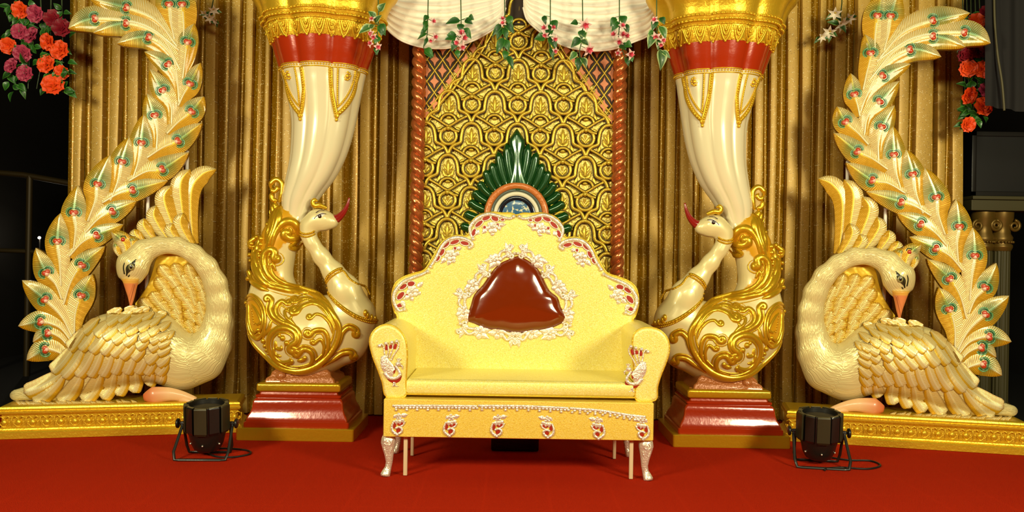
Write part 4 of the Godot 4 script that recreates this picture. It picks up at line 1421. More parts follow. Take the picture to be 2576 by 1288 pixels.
	# bead-edged shields on the front lobes
	for gc in [-PI / 4 - 0.02, PI / 4 + 0.02]:
		var bdm := MB.new()
		var bp := PackedVector3Array()
		var inn := PackedVector3Array()
		for j in 41:
			var t := j / 40.0 * 2.0 - 1.0
			var a := absf(t)
			var inner := signf(t) != signf(gc)
			var e := 1.0 - pow(1.0 - a, 2.2)
			var ga := lerpf(0.56, 0.36 if inner else 1.20, e) * signf(gc)
			var gb := lerpf(0.58, 0.53 if inner else 1.02, e) * signf(gc)
			bp.append(horn.call(188 + (1.0 - a) * 112.0, ga, 0.006))
			inn.append(horn.call(188 + (1.0 - a) * 92.0, gb, 0.005))
		bdm.tube(bp, arr([0.015]), 7, Color.WHITE, 0.7)
		bdm.tube(inn, arr([0.0065]), 6)
		for row in 2:
			var src := bp if row == 0 else inn
			var dist := 0.0
			for i in range(1, src.size()):
				var seg := src[i].distance_to(src[i - 1])
				var nb := maxi(1, int(seg / (0.013 if row == 0 else 0.011)))
				for q in nb: bdm.ball(src[i - 1].lerp(src[i], q / float(nb)) + Vector3(0, 0, 0.010 if row == 0 else 0.006), Vector3.ONE * (0.0085 if row == 0 else 0.005), Color.WHITE, 6, 4)
		gc = 0.57 * signf(gc)
		var tip: Vector3 = horn.call(300, gc, 0.008)
		bdm.ball(tip, Vector3(0.018, 0.022, 0.012))
		bdm.ball(tip - Vector3(0, 0.028, 0), Vector3(0.011, 0.012, 0.009))
		bdm.ball(horn.call(310, gc, 0.004) , Vector3(0.007, 0.014, 0.007))
		var sh := obj("shield_border", bdm.done(MX), M.gold_frame, root)
		var ro := MB.new()
		var rc: Vector3 = horn.call(204, 0.76 * signf(gc), 0.006)
		ro.ball(rc, Vector3(0.012, 0.014, 0.010))
		for i in 9: ro.ball(rc + Vector3(cos(TAU * i / 9) * 0.021, sin(TAU * i / 9) * 0.025, -0.002), Vector3.ONE * 0.0085, Color.WHITE, 7, 4)
		obj("rosette", ro.done(MX), M.gold_frame, sh)
	sway = 0.0
# ---------------------------------------------------------------- peacock sculptures
func build_peacock(side: String) -> void:
	var at := Vector3(-2.53, 0, -0.92)
	var turn := 0.216
	sway = -50.0 if side == "right" else 0.0
	sway_from = 300.0
	sway_over = 190.0
	var lab := "gold and cream peacock sculpture on a gilded base at the "
	var root := thing("peacock_sculpture", lab + side + " end of the stage", "sculpture", Vector3(at.x * MX, 0, at.z), turn * MX, "pair of peacock sculptures")
	var cream := L("e4d594")
	var pale := L("efe8b8")
	var gold := L("e0b828")
	var deep := L("cf9a20")
	var green := L("1c7a44")
	# ---- gilded base, moulded along its length, with a row of eggs
	draw_on(at, turn, 0.0)
	var x0 := el(-10, 1060).x
	var x1 := el(606, 1060).x
	var prof := [[0.0, 0.0], [0.006, 0.004], [0.006, 0.044], [0.0, 0.050], [-0.012, 0.058], [-0.016, 0.066], [-0.014, 0.072], [-0.024, 0.078], [-0.024, 0.150], [-0.010, 0.158], [-0.004, 0.168], [-0.004, 0.178], [-0.012, 0.184], [-0.008, 0.194], [-0.012, 0.205], [-0.03, 0.212]]
	var base := MB.new()
	for end in 1:
		var R := []
		for p in prof:
			R.append(PackedVector3Array([Vector3(x0 - p[0], p[1], p[0]), Vector3(x1 + p[0], p[1], p[0]), Vector3(x1 + p[0], p[1], -0.36 - p[0]), Vector3(x0 - p[0], p[1], -0.36 - p[0])]))
		# flat faces: every run of the moulding has its own corners
		for f in 4:
			for j in R.size() - 1:
				var a: PackedVector3Array = R[j]
				var b: PackedVector3Array = R[j + 1]
				var i0 := base.v(a[f]); var i1 := base.v(a[(f + 1) % 4]); var i2 := base.v(b[(f + 1) % 4]); var i3 := base.v(b[f])
				base.q(i0, i1, i2, i3)
		var top: PackedVector3Array = R[R.size() - 1]
		var t0 := base.v(top[0]); var t1 := base.v(top[1]); var t2 := base.v(top[2]); var t3 := base.v(top[3])
		base.q(t0, t1, t2, t3)
	var bo := obj("gilded_base", base.done(MX), M.gold_frame, root)
	var n := 18
	var step := (x1 - x0) / n
	var egg := MB.new()
	egg.ball(Vector3(0, 0.104, -0.024), Vector3(0.020, 0.025, 0.020), Color.WHITE, 12, 8)
	var husk := MB.new()
	var hp := PackedVector3Array()
	for i in 13:
		var g := PI * i / 12
		hp.append(Vector3(cos(g) * 0.029, 0.112 - sin(g) * 0.035, -0.022))
	husk.tube(hp, arr([0.0045]), 6)
	var hq := PackedVector3Array()
	for i in 13: hq.append(Vector3(cos(PI * i / 12) * 0.039, 0.114 - sin(PI * i / 12) * 0.034, -0.023))
	husk.tube(hq, arr([0.003]), 5)
	husk.tube(PackedVector3Array([Vector3(step / 2, 0.136, -0.022), Vector3(step / 2, 0.110, -0.018), Vector3(step / 2, 0.080, -0.02)]), arr([0.0045, 0.002]), 5)
	for w in [-1.0, 1.0]:
		husk.tube(PackedVector3Array([Vector3(0, 0.128, -0.02), Vector3(w * 0.020, 0.145, -0.016), Vector3(w * 0.036, 0.134, -0.02)]), arr([0.006, 0.003]), 5)
	var em := egg.done()
	var hm := husk.done()
	for i in n:
		var p := Vector3((x0 + step * (i + 0.5)) * MX, 0, 0)
		var e := obj("egg_moulding", em, M.gold_frame, bo)
		e.position = p
		var h := obj("dart_moulding", hm, M.gold_frame, bo)
		h.position = p
	# ---- body, neck and head: one surface
	draw_on(at, turn, -0.18)
	var k := el(301, 800).x - el(300, 800).x
	var bd := Body.new()
	bd.cell = 0.0135
	bd.k = 0.05
	bd.zs = 0.66
	var jn := func(px: float, py: float, r: float, z := 0.0) -> Array:
		var p := el(px, py)
		return [Vector3(p.x, p.y, z - 0.18), r * k]
	bd.chain([jn.call(343, 664, 44, 0.07), jn.call(366, 632, 28, 0.06), jn.call(402, 618, 21, 0.05), jn.call(448, 618, 20, 0.04), jn.call(490, 638, 22, 0.035), jn.call(522, 670, 25, 0.03), jn.call(543, 712, 28, 0.02), jn.call(553, 762, 31, 0.01), jn.call(550, 815, 38), jn.call(536, 862, 48), jn.call(505, 902, 62), jn.call(458, 912, 72), jn.call(380, 872, 92), jn.call(288, 880, 96), jn.call(212, 930, 60), jn.call(135, 978, 28), jn.call(40, 994, 15)])
	bd.bone(jn.call(336, 690, 30, 0.07)[0], jn.call(338, 698, 26, 0.07)[0], 30 * k, 24 * k)
	bd.fill()
	var mb := MB.new()
	var along := [0.0]
	for b in bd.B: along.append(along[along.size() - 1] + b[0].distance_to(b[1]))
	bd.mesh(mb, func(p: Vector3): return cream, func(p: Vector3):
		var best := 1e9
		var uv := Vector2.ZERO
		for i in bd.B.size() - 1:
			var a: Vector3 = bd.B[i][0] * Vector3(1, 1, bd.zs)
			var ab: Vector3 = bd.B[i][1] * Vector3(1, 1, bd.zs) - a
			var pv: Vector3 = (bd.B[maxi(i - 1, 0)][1] - bd.B[maxi(i - 1, 0)][0]).normalized()
			var nx: Vector3 = (bd.B[mini(i + 1, bd.B.size() - 2)][1] - bd.B[mini(i + 1, bd.B.size() - 2)][0]).normalized()
			var t := clampf((p - a).dot(ab) / ab.length_squared(), 0.0, 1.0)
			var w := p - a - ab * t
			var r: float = lerpf(bd.B[i][2], bd.B[i][3], t)
			if w.length() - r < best:
				best = w.length() - r
				var dr := (pv + ab.normalized()).normalized().lerp((nx + ab.normalized()).normalized(), t)
				var across := atan2(w.z, (Vector2(dr.x, dr.y).normalized().cross(Vector2(w.x, w.y)))) * 0.09
				uv = Vector2(across * 6.0 + 0.03 * sin(p.y * 40.0 + p.x * 23.0), (along[i] + t * ab.length()) * 1.1)
		return uv)
	obj("peacock_body", mb.done(MX), M.plumage, root)
	var zb := func(x: float, y: float) -> float: return bd.front(x, y, -0.16)
	# ---- face
	var bk := MB.new()
	var bs := smooth2(pts([337, 700, 337, 722, 338, 745, 337, 767]), 5)
	var br := PackedFloat32Array()
	for i in bs.size(): br.append(k * lerpf(24.0, 3.0, pow(i / float(bs.size() - 1), 0.8)))
	bk.tube(lift(bs, -0.09), br, 14, L("e08a50"), 0.8)
	for i in bk.P.size():
		if bk.P[i].y > el(337, 712).y: bk.C[i] = L("e6b04c")
	var beak := obj("beak", bk.done(MX), M.beak, root)
	var bl := MB.new()
	bl.tube(lift(smooth2(pts([351, 712, 345, 735, 338, 762]), 5), -0.045), arr([0.004, 0.002]), 5, L("a85a2c"))
	obj("beak_line", bl.done(MX), M.beak, beak)
	var ep := el(343, 671)
	var ez: float = zb.call(ep.x, ep.y)
	var ey := MB.new()
	leaf(ey, smooth2(pts([330, 690, 336, 676, 344, 668, 352, 655]), 4), func(t): return k * 9.0 * sin(PI * clampf(t, 0.06, 0.95)), func(x, y): return zb.call(x, y) + 0.001, 0.004, 0.004, func(_t, _s): return L("3a3a26"), 6)
	var eye := obj("eye", ey.done(MX), M.enamel, root)
	var pu := MB.new()
	pu.ball(Vector3(ep.x, ep.y, ez + 0.004), Vector3(7.5 * k, 9 * k, 0.006), L("8a8450"), 12, 8)
	pu.ball(Vector3(ep.x, ep.y, ez + 0.008), Vector3(4 * k, 5 * k, 0.004), L("1a1408"), 10, 6)
	for a in [[330, 692, 334, 678, 342, 664, 354, 652], [325, 688, 323, 672, 326, 660], [334, 695, 338, 690]]:
		var ln := smooth2(pts(a), 4)
		var q := PackedVector3Array()
		for p in ln: q.append(Vector3(p.x, p.y, zb.call(p.x, p.y) + 0.002))
		pu.tube(q, arr([0.0045, 0.003]), 5, L("1e2a1c"))
	obj("pupil_and_lids", pu.done(MX), M.enamel, eye)
	# ---- a painted feather: barbs in relief, one half gold and the other cream, green towards the tip
	var feather := func(called: String, sp: PackedVector2Array, hw: float, z: Callable, style: int, gold_left: bool, parent: Node, tone := 0.0) -> MeshInstance3D:
		var m := MB.new()
		var wf := func(t: float) -> float:
			if style == 0: # pointed peacock feather
				var b := 0.5 + 0.5 * smoothstep(0.05, 0.6, t)
				return hw * b * (1.0 if t < 0.66 else pow(maxf(0.0, 1.0 - pow((t - 0.66) / 0.34, 1.7)), 0.85)) + 0.0005
			if style == 1: # blunt covert
				return hw * (0.3 + 0.42 * smoothstep(0.0, 0.25, t) + 0.28 * smoothstep(0.0, 0.5, t)) * (1.0 if t < 0.8 else sqrt(maxf(0.0, 1.0 - pow((t - 0.8) / 0.2, 2.4)))) + 0.0005
			if style == 4: return hw * (0.55 + 0.45 * smoothstep(0.0, 0.5, t)) * (1.0 if t < 0.6 else pow(maxf(0.0, 1.0 - pow((t - 0.6) / 0.4, 1.6)), 0.8)) + 0.0005
			return hw * (0.5 + 0.5 * smoothstep(0.0, 0.55, t)) * (1.0 if t < 0.6 else sqrt(maxf(0.0, 1.0 - pow((t - 0.6) / 0.4, 1.9)))) + 0.0005
		var cf := func(t: float, s: float) -> Color:
			var left := s < 0.0
			var c := gold.lerp(deep, 0.25 * absf(s)) if left == gold_left and (style != 1 or absf(s) > 0.5) else pale.lerp(cream, 0.5 * absf(s))
			if style == 0: c = c.lerp(gold, 0.4 * smoothstep(0.8, 1.0, absf(s)))
			if style == 0 and t > 0.6: c = c.lerp(green, 0.85 * exp(-pow((t - 0.75) / 0.11, 2)) * (1.0 - 0.6 * absf(s)))
			if style == 1: c = c.lerp(gold, 0.25 * (1.0 - t)).lerp(L("8a5c0c"), 0.75 * smoothstep(0.9, 1.0, maxf(absf(s), t)))
			if style == 3:
				c = cream.lerp(gold, smoothstep(0.15, 0.8, absf(s))).lerp(deep, 0.8 * smoothstep(0.8, 1.0, maxf(absf(s), t)))
			if tone > 0.0: c = c.lerp(L("c9b23a"), tone)
			return c
		leaf(m, sp, wf, z, 0.014 if style != 1 else 0.0045, 0.045 if style == 0 else 0.016, cf, 10, 0.0035 if style != 1 else 0.002, 8.3 if style != 1 else 13.0, sp[0].x * 3.0)
		return obj(called, m.done(MX), M.feather if style != 1 else M.covert, parent)
	# ---- train
	draw_on(at, turn, -0.22)
	var tail := MB.new()
	var spine := smooth2(pts([255, 905, 205, 865, 185, 820, 172, 775, 166, 715, 172, 655, 195, 600, 226, 552, 264, 510, 329, 454, 375, 399, 422, 338, 450, 264, 461, 198, 455, 132, 440, 52, 425, -40]), 5)
	tail.tube(lift(spine, -0.225), arr([0.035, 0.020]), 8, gold, 0.8)
	obj("train_stem", tail.done(MX), M.plumage, root)
	var C1 := [40.0, 40.0, 2.147]
	var C2 := [40.0, 560.0, 2.147]
	# each: crop, root, bend, eye, tip, half width
	var T := [
		[C1, 905, 150, 910, 60, 900, -60, 880, -190, 62, 1], [C1, 860, 130, 840, 40, 830, -60, 790, -200, 62, 0], [C1, 875, 170, 760, 30, 600, -40, 400, -90, 66, 0],
		[C1, 885, 190, 700, 55, 430, 20, 285, 70, 62, 0], [C1, 888, 290, 790, 120, 598, 45, 420, 95, 62, 0],
		[C1, 888, 440, 850, 230, 720, 120, 548, 152, 58, 0], [C1, 905, 345, 915, 260, 932, 145, 966, 44, 46, 1],
		[C1, 886, 470, 872, 350, 825, 265, 696, 196, 52, 0], [C1, 882, 490, 910, 430, 945, 370, 1000, 256, 48, 1],
		[C1, 846, 590, 842, 480, 797, 405, 726, 290, 52, 0], [C1, 822, 640, 880, 580, 955, 520, 1019, 438, 54, 1],
		[C1, 765, 735, 770, 620, 755, 540, 712, 422, 54, 0], [C1, 715, 770, 800, 715, 882, 678, 1010, 582, 56, 1],
		[C1, 640, 880, 672, 780, 685, 688, 697, 532, 56, 0], [C1, 618, 895, 710, 845, 798, 830, 938, 740, 56, 1],
		[C1, 520, 1000, 562, 890, 582, 790, 618, 658, 56, 0], [C1, 478, 1012, 560, 965, 640, 943, 826, 893, 54, 1],
		[C1, 400, 1110, 440, 1000, 452, 910, 516, 754, 58, 0], [C1, 388, 1170, 455, 1100, 532, 1057, 657, 1003, 52, 1],
		[C1, 325, 1260, 335, 1150, 325, 1063, 344, 918, 56, 0], [C1, 300, 1300, 370, 1225, 448, 1185, 588, 1128, 50, 1],
		[C2, 258, 340, 250, 210, 238, 100, 250, -50, 54, 0], [C2, 272, 440, 310, 320, 370, 228, 490, 128, 48, 1],
		[C2, 262, 410, 230, 330, 178, 268, 119, 137, 52, 0],
		[C2, 330, 600, 335, 490, 367, 390, 424, 278, 56, 1], [C2, 318, 610, 260, 500, 172, 412, 47, 310, 58, 0],
		[C2, 318, 640, 250, 560, 148, 532, 26, 556, 52, 0], [C2, 305, 670, 255, 615, 187, 592, 105, 642, 42, 0], [C2, 290, 720, 240, 690, 175, 680, 72, 738, 56, 0]]
	for i in T.size():
		var q: Array = T[i]
		var c: Array = q[0]
		var p := PackedVector2Array()
		for j in range(1, 9, 2): p.append(el(c[0] + q[j] / c[2], c[1] + q[j + 1] / c[2]))
		var sp := smooth2(p, 6)
		var z := -0.215 + 0.0016 * i
		var inner: bool = q[10] == 1
		var hw: float = q[9] / c[2] * k * 1.26
		var f: MeshInstance3D = feather.call("train_feather", sp, hw, func(_x, _y): return z, 0, not inner, root)
		var eyep: Vector2 = p[2]
		var d := (p[3] - p[2]).normalized().lerp((p[2] - p[1]).normalized(), 0.6).normalized()
		var sd := Vector2(-d.y, d.x)
		var s := k * 9.5
		var zz := z + 0.016
		var hm2 := MB.new()
		hm2.ball(Vector3(eyep.x, eyep.y, zz) + Vector3(sd.x, sd.y, 0) * s * 0.42, Vector3(s * 0.72, s * 0.72, s * 0.62), L("c8452a"), 10, 7)
		hm2.ball(Vector3(eyep.x, eyep.y, zz) - Vector3(sd.x, sd.y, 0) * s * 0.42, Vector3(s * 0.72, s * 0.72, s * 0.62), L("d06048"), 10, 7)
		hm2.ball(Vector3(eyep.x, eyep.y, zz) - Vector3(d.x, d.y, 0) * s * 0.45, Vector3(s * 0.66, s * 0.66, s * 0.66), L("f2c8b0"), 10, 7)
		obj("eye_heart", hm2.done(MX), M.enamel, f)
		for w in 2:
			var rm := MB.new()
			var rp := PackedVector3Array()
			for j in 19:
				var g := -0.30 * PI + 1.6 * PI * j / 18.0
				var rad := s * (1.42 if w == 0 else 1.85) * (1.0 - 0.16 * exp(-pow((g - PI / 2) / 0.35, 2)))
				var o2: Vector2 = eyep + sd * cos(g) * rad * 1.08 + d * sin(g) * rad * 0.86
				rp.append(Vector3(o2.x, o2.y, zz - 0.003 - 0.003 * w))
			rm.tube(rp, arr([s * 0.2]), 6, L("1c5a3c") if w == 0 else L("4a9a6a"))
			obj("eye_ring", rm.done(MX), M.enamel, f)
		var qm := MB.new()
		var cut := int(sp.size() * 0.63)
		qm.tube(lift(sp.slice(0, cut), z + 0.0165), arr([0.0065, 0.0045]), 6, pale)
		obj("quill", qm.done(MX), M.enamel, f)
	# ---- far wing seen through the bend of the neck: disc with leaf-shaped coverts, and the long feathers above
	draw_on(at, turn, -0.19)
	var disc := MB.new()
	var dp := smooth2(pts([352, 748, 372, 715, 384, 680, 392, 652, 408, 636, 432, 628, 470, 642, 505, 672, 528, 715, 536, 765, 528, 812, 500, 850, 466, 848, 444, 846, 425, 826, 402, 796, 378, 774, 340, 768]), 3, true)
	disc.slab(dp, -0.22, -0.185, 0.006, gold)
	obj("wing_disc", disc.done(MX), M.plumage, root)
	var rng := RandomNumberGenerator.new()
	rng.seed = 31
	var c0 := el(452, 862)
	var rows := [[222, -52, 24, 9.5, 60, 19], [192, -54, 34, 10.0, 56, 20], [160, -52, 48, 12.0, 50, 20], [128, -48, 60, 15.5, 44, 20], [98, -46, 66, 19.0, 38, 18], [70, -44, 60, 25.0, 34, 16], [46, -40, 50, 30.0, 30, 13]]
	var zi := 0
	for r in rows:
		var a: float = r[1] + (r[3] * 0.5 if rows.find(r) % 2 == 1 else 0.0)
		while a <= r[2]:
			var dir := Vector2.from_angle(PI / 2 - deg_to_rad(a) ).normalized()
			var dd := Vector2.from_angle(PI / 2 - deg_to_rad(a) * 0.5 + 0.42 + rng.randf_range(-0.15, 0.15))
			var tipp: Vector2 = c0 + dir * r[0] * k
			if Geometry2D.is_point_in_polygon(tipp, dp):
				zi += 1
				var z: float = -0.187 + 0.0012 * float(rows.find(r)) + rng.randf() * 0.003
				feather.call("covert_feather", smooth2(PackedVector2Array([tipp - dd * r[4] * k * 1.15, tipp - dd * r[4] * k * 0.5 + Vector2(-dd.y, dd.x) * 0.004, tipp]), 5), r[5] * k, func(_x, _y): return z, 3, false, root, rng.randf_range(0.1, 0.4))
			a += r[3] * rng.randf_range(0.92, 1.08)
	var W := [[1080, 826, 1000, 860, 945, 960, 955, 1230, 42, 0.20], [940, 826, 890, 900, 895, 1030, 925, 1215, 44, 0.196], [840, 915, 800, 980, 830, 1090, 880, 1200, 42, 0.192], [757, 1022, 745, 1075, 775, 1140, 820, 1205, 36, 0.188], [692, 1092, 690, 1130, 710, 1165, 745, 1215, 32, 0.184], [640, 1150, 645, 1175, 660, 1195, 690, 1225, 28, 0.180], [905, 1062, 890, 1110, 905, 1160, 950, 1235, 34, 0.176], [850, 1118, 838, 1150, 850, 1180, 885, 1225, 28, 0.172]]
	for q in W:
		var p := PackedVector2Array()
		for j in range(6, -1, -2): p.append(el(40 + q[j] / 2.147, 40 + q[j + 1] / 2.147))
		var z: float = -q[9] - 0.012
		feather.call("wing_feather", smooth2(p, 6), q[8] / 2.147 * k * 1.3, func(_x, _y): return z, 4, false, root, 0.12)
	# ---- coverts and quills on the near wing, lying on the body
	draw_on(at, turn, -0.10)
	var R2 := [
		[[53, 992, 142, 945, 20], [78, 1019, 152, 950, 19], [144, 1019, 201, 950, 19], [204, 1016, 252, 946, 19], [252, 1008, 289, 942, 18], [289, 999, 315, 938, 17], [330, 992, 343, 936, 16], [367, 974, 384, 940, 15], [395, 968, 412, 936, 14]],
		[[124, 940, 180, 878, 18], [156, 951, 208, 882, 18], [194, 947, 238, 886, 18], [226, 947, 259, 890, 17], [258, 946, 287, 893, 17], [289, 940, 310, 893, 16], [319, 940, 341, 896, 16], [345, 939, 371, 899, 15], [367, 942, 391, 908, 14], [397, 942, 421, 914, 14]],
		[[167, 882, 212, 830, 17], [202, 879, 238, 834, 17], [233, 883, 268, 842, 17], [265, 888, 293, 850, 16], [289, 892, 319, 859, 15], [310, 898, 341, 866, 15], [339, 901, 365, 874, 14], [373, 910, 399, 888, 14], [400, 917, 425, 898, 13]],
		[[210, 836, 241, 806, 15], [243, 840, 273, 811, 15], [265, 847, 297, 820, 15], [291, 858, 321, 833, 14], [319, 864, 345, 842, 14], [350, 873, 376, 853, 13], [382, 877, 406, 860, 13], [402, 888, 428, 874, 12]],
		[[273, 814, 299, 794, 14], [302, 827, 330, 806, 14], [321, 834, 352, 817, 13], [358, 851, 384, 834, 13], [384, 858, 410, 842, 12], [404, 868, 428, 856, 11]],
		[[300, 806, 324, 786, 13], [330, 812, 356, 796, 12], [352, 826, 378, 810, 12], [380, 838, 402, 822, 11], [404, 852, 424, 838, 10], [326, 794, 350, 780, 12], [356, 803, 380, 790, 11], [378, 816, 400, 802, 10], [268, 798, 296, 780, 13], [404, 826, 424, 812, 10], [420, 848, 436, 834, 9], [392, 797, 412, 788, 10], [310, 788, 336, 775, 12], [345, 786, 368, 777, 11]]]
	for r in R2.size():
		for i in R2[r].size():
			var q: Array = R2[r][i]
			var a := el(q[2], q[3])
			var b := el(q[0], q[1])
			var mid := a.lerp(b, 0.5) + Vector2(-(b - a).y, (b - a).x) * 0.05
			q[4] = q[4] * 1.12
			var ext := a + (a - b) * 0.22
			var up: float = 0.004 + 0.0032 * r - 0.0006 * i
			feather.call("wing_covert", smooth2(PackedVector2Array([ext, mid, b]), 6), q[4] * k, func(x, y): return maxf(zb.call(x, y), -0.15) + up, 1, true, root, 0.04 * r)
	# ---- crest leaves
	draw_on(at, turn, -0.12)
	for q in [[318, 652, 318, 622, 305, 600, 281, 582, 20], [312, 655, 298, 635, 294, 620, 288, 606, 10], [322, 640, 334, 620, 334, 606, 328, 594, 12]]:
		var p := PackedVector2Array()
		for j in range(0, 8, 2): p.append(el(q[j], q[j + 1]))
		feather.call("crest_leaf", smooth2(p, 5), q[8] * k, func(_x, _y): return -0.12 + q[8] * 0.0004, 0, false, root)
	var ce := MB.new()
	var cp := el(311, 603)
	ce.ball(Vector3(cp.x, cp.y, -0.098), Vector3(5.5 * k, 6 * k, 0.009), L("b83a26"), 8, 6)
	ce.tube(lift(pts([304, 600, 308, 594, 316, 594, 319, 600]), -0.100), arr([0.004]), 5, L("2a4a30"))
	obj("crest_eye", ce.done(MX), M.enamel, root)
	# ---- foot and tufts of grass on the base
	draw_on(at, turn, -0.08)
	var ft := MB.new()
	var fp := smooth2(pts([362, 1000, 392, 994, 425, 992, 458, 997, 492, 1008]), 5)
	ft.tube(lift(fp, -0.08), PackedFloat32Array(Array(range(fp.size())).map(func(i): return k * lerpf(27.0, 10.0, i / float(fp.size() - 1)) * minf(1.0, 0.35 + i * 0.16))), 12, L("e8a070"), 0.8)
	for i in ft.P.size(): ft.C[i] = L("d8602a").lerp(L("efc08a"), clampf((ft.P[i].x - el(355, 1000).x) / (70 * k), 0, 1))
	for w in [-1.0, 1.0]: ft.tube(PackedVector3Array([Vector3(el(455, 1000).x, el(455, 1003).y, -0.08), Vector3(el(490, 1000).x, el(490, 1010).y + 0.002, -0.08 + w * 0.04)]), arr([10 * k, 5 * k]), 8, L("efc08a"))
	obj("foot", ft.done(MX), M.beak, root)
	for i in 24:
		var x := lerpf(66, 355, i / 23.0)
		var p := el(x, 1026 - (x - 66) * 0.012)
		var dir := Vector2(-1.0, 0.42 + 0.3 * rng.randf()).normalized()
		var g := MB.new()
		leaf(g, smooth2(PackedVector2Array([p + Vector2(0.02, -0.012), p + dir * 0.035, p + dir * 0.075 + Vector2(0, 0.006)]), 4), func(t): return 0.016 * sin(PI * clampf(0.2 + t * 0.78, 0, 0.98)), func(_x, _y): return -0.07 + 0.001 * (i % 4), 0.010, 0.02, func(_t, s): return gold if s < 0 else cream, 6, 0.002)
		obj("grass_tuft", g.done(MX), M.feather, root)
	# ---- rods that hold the train
	sway = 0.0
	draw_on(at, turn, -0.27)
	for q in [[373, 460, 640], [471, 380, 620]]:
		var r := MB.new()
		r.tube(PackedVector3Array([Vector3(el(q[0], q[1]).x, el(q[0], q[1]).y, -0.27), Vector3(el(q[0], q[1]).x, el(q[0], 850.0 if q[0] < 400 else 640.0).y, -0.27)]), arr([0.012]), 10)
		obj("support_rod", r.done(MX), M.white_rod, root)
# ---------------------------------------------------------------- white swags and hanging flower strings
func swag(label: String, low: Array, top: Array, z: float) -> void:
	draw_on(Vector3(0, 0, z), 0, 0)
	var root := thing("white_swag", label, "swag", Vector3(0, 0, z), 0.0, "white swags over the panel")
	var a := smooth2(pts(low), 8)
	var b := smooth2(pts(top, 0.0, -58.0), 8)
	var n := a.size()
	var rows := 44
	var mb := MB.new()
	var r := RandomNumberGenerator.new()
	r.seed = low.size() * 7 + int(low[0])
	var ph := []
	for i in rows + 1: ph.append(r.randf() * 2.0)
	for j in rows + 1:
		var t := j / float(rows)
		for i in n:
			var u := i / float(n - 1)
			var p := a[i].lerp(b[i], t)
			var belly := sin(PI * u)
			var fold := 0.5 + 0.5 * sin(t * TAU * 10.5 + 0.9 * sin(u * 5.0 + ph[0]) + 0.5 * sin(t * 17.0))
			var z2 := 0.05 * belly * (1.0 - t * 0.5) + 0.030 * fold * (0.35 + 0.65 * belly) + 0.004 * sin(u * 23.0 + t * 9.0)
			p.y += 0.008 * sin(t * TAU * 10.5 + 1.2 + u * 3.0) * belly
			mb.v(Vector3(p.x, p.y, z2), Color.WHITE, p * 3.0)
	for j in rows:
		for i in n - 1: mb.q(j * n + i, j * n + i + 1, (j + 1) * n + i + 1, (j + 1) * n + i)
	var s := mb.P.size()
	for i in n:
		mb.v(mb.P[i]); mb.v(mb.P[i] + Vector3(0, 0.012, -0.02)); mb.v(mb.P[i] + Vector3(0, 0.2, -0.03))
	for i in n - 1:
		mb.q(s + i * 3, s + i * 3 + 1, s + i * 3 + 4, s + i * 3 + 3)
		mb.q(s + i * 3 + 1, s + i * 3 + 2, s + i * 3 + 5, s + i * 3 + 4)
	obj("gathered_cloth", mb.done(), M.white_cloth, root)
	var hem := MB.new()
	var hp := PackedVector3Array()
	for i in n: hp.append(mb.P[i])
	hem.tube(hp, arr([0.007]), 6)
	obj("hem", hem.done(), M.white_cloth, root)

func one_leaf(mb: MB, a: Vector3, dir: Vector3, len_: float, hw: float, col: Color, edge: Color, up := Vector3(0, 0, 1)) -> void:
	var d := dir.normalized()
	var s := d.cross(up).normalized()
	var u := s.cross(d)
	var base := mb.P.size()
	var n := 6
	for i in n + 1:
		var t := i / float(n)
		var w := hw * sin(PI * pow(t, 0.8)) * (1.0 - 0.25 * t) + 0.0006
		for j in 5:
			var x := j / 2.0 - 1.0
			var p := a + d * len_ * t + s * x * w + u * (0.10 * len_ * sin(PI * t) - absf(x) * w * -0.28 - 0.22 * len_ * t * t)
			mb.v(p, edge if absf(x) > 0.9 else col.lerp(edge, 0.12 if j == 2 else 0.0), Vector2(x, t))
	for i in n:
		for j in 4: mb.q(base + i * 5 + j, base + i * 5 + j + 1, base + (i + 1) * 5 + j + 1, base + (i + 1) * 5 + j)
	var bk := mb.P.size()
	for i in (n + 1) * 5: mb.v(mb.P[base + i] - u * 0.0015, mb.C[base + i])
	for i in n:
		for j in 4: mb.q(bk + i * 5 + j, bk + (i + 1) * 5 + j, bk + (i + 1) * 5 + j + 1, bk + i * 5 + j + 1)
func blossom(c: Vector3, r: float, dir: Vector3, rg: RandomNumberGenerator) -> MB:
	var mb := MB.new()
	var d := dir.normalized()
	var s := d.cross(Vector3(0.13, 0.2, 1)).normalized()
	var u := s.cross(d)
	for ring in 2:
		for i in 5:
			var g := TAU * i / 5 + ring * 0.6 + rg.randf() * 0.3
			var o := (s * cos(g) + u * sin(g))
			var col := L("d83a55") if ring == 0 else L("f4d8cf")
			one_leaf(mb, c + d * r * 0.1, d * (1.0 if ring == 0 else 0.35) + o * (0.4 if ring == 0 else 0.9), r * (0.85 if ring == 0 else 1.0), r * 0.34, col, col.lerp(L("f8c8c8"), 0.5), d)
	mb.ball(c + d * r * 0.25, Vector3.ONE * r * 0.26, L("c81f3c"), 8, 6)
	return mb
